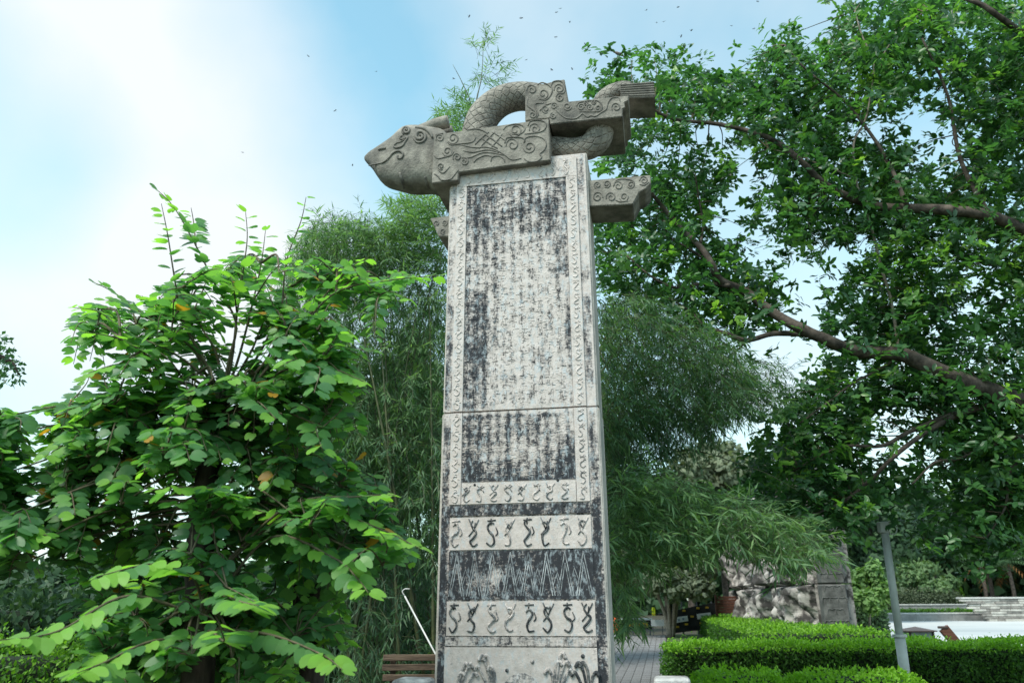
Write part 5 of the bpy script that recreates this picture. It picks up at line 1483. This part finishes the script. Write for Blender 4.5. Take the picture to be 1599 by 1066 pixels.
def palm(px, py, d, lab, dead):
    c = at(px, py, d)
    t = thing('fan_palm', lab, 'palm', (c.x, d, 0), 'palms behind the banded wall')
    obj('trunk', *tube([Vector((c.x, d, 0)), Vector((c.x + .1, d, c.z * .5)), c], [.2, .16, .14], 8), M['bark_fig'], t, smooth=True)
    for mat, n, z0, z1 in (('leaf_far', 22, -.1, 1.0), ('leaf_dead', dead, -1.1, -.5)):
        if not n: continue
        LP, LD, LN, LS = [], [], [], []
        for i in range(n):
            a = random.uniform(0, 6.28); el = random.uniform(z0, z1)
            dv = Vector((math.cos(a) * math.cos(el), math.sin(a) * math.cos(el), math.sin(el)))
            L_ = random.uniform(1.3, 2.2)
            for k in range(16):
                f = k / 16
                p = c + dv * (L_ * f) + Vector((0, 0, -.7 * f * f))
                sd = dv.cross(Vector((0, 0, 1))).normalized() * (1 if k % 2 else -1)
                LP.append(p); LD.append(dv * .7 + sd + Vector((0, 0, -.5))); LN.append(Vector((0, 0, 1)) + sd * .2); LS.append(.65)
        A = lambda q: np.array([tuple(v) for v in q])
        leaf_mesh('fronds' if mat == 'leaf_far' else 'dead_fronds', LEAF_SLIM, A(LP), A(LD), A(LN), np.array(LS), np.full(len(LP), .4), M[mat], t)
palm(1528, 872, 70, 'palm with hanging orange dead fronds behind the banded stone wall', 4)
palm(1572, 876, 70, 'palm with dense orange dead fronds behind the right banded wall end', 5)
palm(1620, 860, 71, 'green palm beyond the banded wall end', 3)
def woodland():
    LP, N = [], []
    n = 26000
    a = rng.uniform(R(-50), R(50), n); d = 95 + rng.uniform(0, 14, n)
    hmax = np.array([5.5 + 2.5 * mnoise.noise((x * 9, 0, 0)) + 1.2 * mnoise.noise((x * 31, 3, 0)) for x in a])
    hmax = np.where(a > R(6), hmax + 5, hmax)
    z = rng.random(n) ** .8 * hmax
    P = np.stack([np.sin(a) * d, np.cos(a) * d, z], -1)
    o = leaf_mesh('far_woodland', LEAF_CLUMP, P, unit(n), unit(n) + np.array([[0, -.5, .6]]), rng.uniform(1.0, 1.9, n), np.clip(rng.normal(.3, .15, n), 0, 1), M['leaf_far'], None)
    tag(o, 'distant dark green woodland closing the view behind all the trees', 'woodland')
woodland()

# ================================================================== BENCH, ROD, BIRD, DRAGONFLIES
def bench():
    d = 9.6
    a = at(598, 1030, d); zt = at(640, 1018, d).z
    x0, x1 = a.x, a.x + 1.45
    t = thing('slatted_bench', 'weathered wooden slatted bench under the bamboo beside the stele', 'bench', ((x0 + x1) / 2, d, 0))
    Mx = Matrix.Translation((x0, d, 0)) @ Matrix.Rotation(.05, 4, 'Z')
    for i in range(5):
        z = zt - .055 - i * .105
        tl = random.uniform(-.012, .012)
        obj('back_slat', *bevel_box(0, x1 - x0, -.015 + .02 * i * .3, .015 + .006 * i, z - .034, z + .034, .006, 1, Mx @ Matrix.Rotation(tl, 4, 'Y')), M['wood_grey'], t)
    for i in range(4):
        obj('seat_slat', *bevel_box(0, x1 - x0, -.48 + i * .115, -.385 + i * .115, .41, .44, .006, 1, Mx), M['wood_grey'], t)
    for x in (.08, (x1 - x0) / 2, x1 - x0 - .12):
        obj('leg', *bevel_box(x, x + .06, .045, .10, 0, zt - .02, .006, 1, Mx), M['wood_grey'], t)
        obj('leg', *bevel_box(x, x + .06, -.46, -.40, 0, .408, .006, 1, Mx), M['wood_grey'], t)
bench()
def rod():
    p0, p1 = at(675, 1011, 9.75), at(632, 930, 9.9)
    ax = p1 - p0; foot = p0 - ax * (p0.z / ax.z)
    t = thing('leaning_rod', 'thin pale metal rod leaning behind the slatted bench', 'rod', foot)
    obj('shaft', *tube([foot, p1], .010, 8), M['rod'], t, smooth=True)
    hook = [p1, p1 + Vector((-.03, 0, .05)), p1 + Vector((.0, 0, .08)), p1 + Vector((.06, 0, .08))]
    obj('hook', *tube(smooth_path(hook, 3), .008, 6), M['rod'], t, smooth=True)
rod()
def bird():
    p = at(966, 84, 12.1)
    t = thing('perched_bird', 'small brown bird perched on the top leaves above the dragon tail', 'bird', p)
    k = .0105
    B = smooth_path([p + Vector((x * k, 0, z * k)) for x, z in ((-12, 5), (-8.5, 3.6), (-6.5, 3.2), (-3.5, 1.5), (0, -1), (5, -3.5), (10, -6))], 4)
    rad = np.interp(np.linspace(0, 1, len(B)), [0, .13, .2, .34, .55, .75, 1], [.4 * k, .7 * k, 1.9 * k, 1.6 * k, 3.0 * k, 2.0 * k, .8 * k])
    obj('body', *tube(B, list(rad), 10), M['feather'], t, smooth=True)
    for s in (-1, 1):
        obj('wing', *tube([p + Vector((-2 * k, s * 2.4 * k, 0.5 * k)), p + Vector((3 * k, s * 2.8 * k, -1.5 * k)), p + Vector((8 * k, s * 1.4 * k, -4.5 * k))], [.8 * k, 1.5 * k, .3 * k], 6), M['feather'], t, smooth=True)
        obj('leg', *tube([p + Vector((0, s * k, -2.5 * k)), p + Vector((.5 * k, s * k, -7 * k))], .25 * k, 5), M['insect'], t)
bird()
DRAG = [(481, 88), (588, 112), (523, 173), (733, 26), (814, 29), (875, 14), (869, 20), (890, 35), (868, 58), (914, 69), (822, 94), (862, 109), (893, 108), (709, 123), (693, 139), (1010, 16), (1059, 12), (1026, 36), (1037, 34), (1064, 57), (1080, 48), (1142, 41), (1177, 45), (1115, 87), (1183, 3), (378, 238), (551, 258)]
def dragonflies():
    root = None
    me_b = me_w = None
    for i, (px, py) in enumerate(DRAG):
        d = random.uniform(11.5, 16)
        p = at(px, py, d)
        t = thing('dragonfly', 'tiny dark dragonfly hovering high in the open sky', 'dragonfly', p, 'dragonflies in the sky')
        t.scale = (.82,) * 3
        t.rotation_euler = (random.uniform(-.4, .4), random.uniform(-.4, .4), random.uniform(0, 6.28))
        if me_b is None:
            V, F = tube([Vector((x, 0, 0)) for x in (-.012, -.004, .008, .02, .058)], [.004, .0065, .006, .0025, .0018], 6)
            me_b = bpy.data.meshes.new('body'); me_b.from_pydata([tuple(v) for v in V], [], F); me_b.materials.append(M['insect'])
            me_w = bpy.data.meshes.new('wing')
            V = [(0, 0, 0), (-.006, .022, .003), (-.002, .045, .004), (.008, .042, .004), (.011, .012, .002)]
            V += [(x, y, z + .0012) for x, y, z in V]
            F = [(0, 1, 2, 3, 4), (9, 8, 7, 6, 5)] + [(k, 5 + k, 5 + (k + 1) % 5, (k + 1) % 5) for k in range(5)]
            me_w.from_pydata(V, [], F); me_w.materials.append(M['insect'])
        b = bpy.data.objects.new('body', me_b); C.objects.link(b); b.parent = t
        for x, s in ((-.002, 1), (-.002, -1), (.009, 1), (.009, -1)):
            w = bpy.data.objects.new('wing', me_w); C.objects.link(w); w.parent = t
            w.location = (x, 0, .003); w.scale = (1, s, 1)
dragonflies()
for o in C.objects:
    if '_loc' in o: del o['_loc']
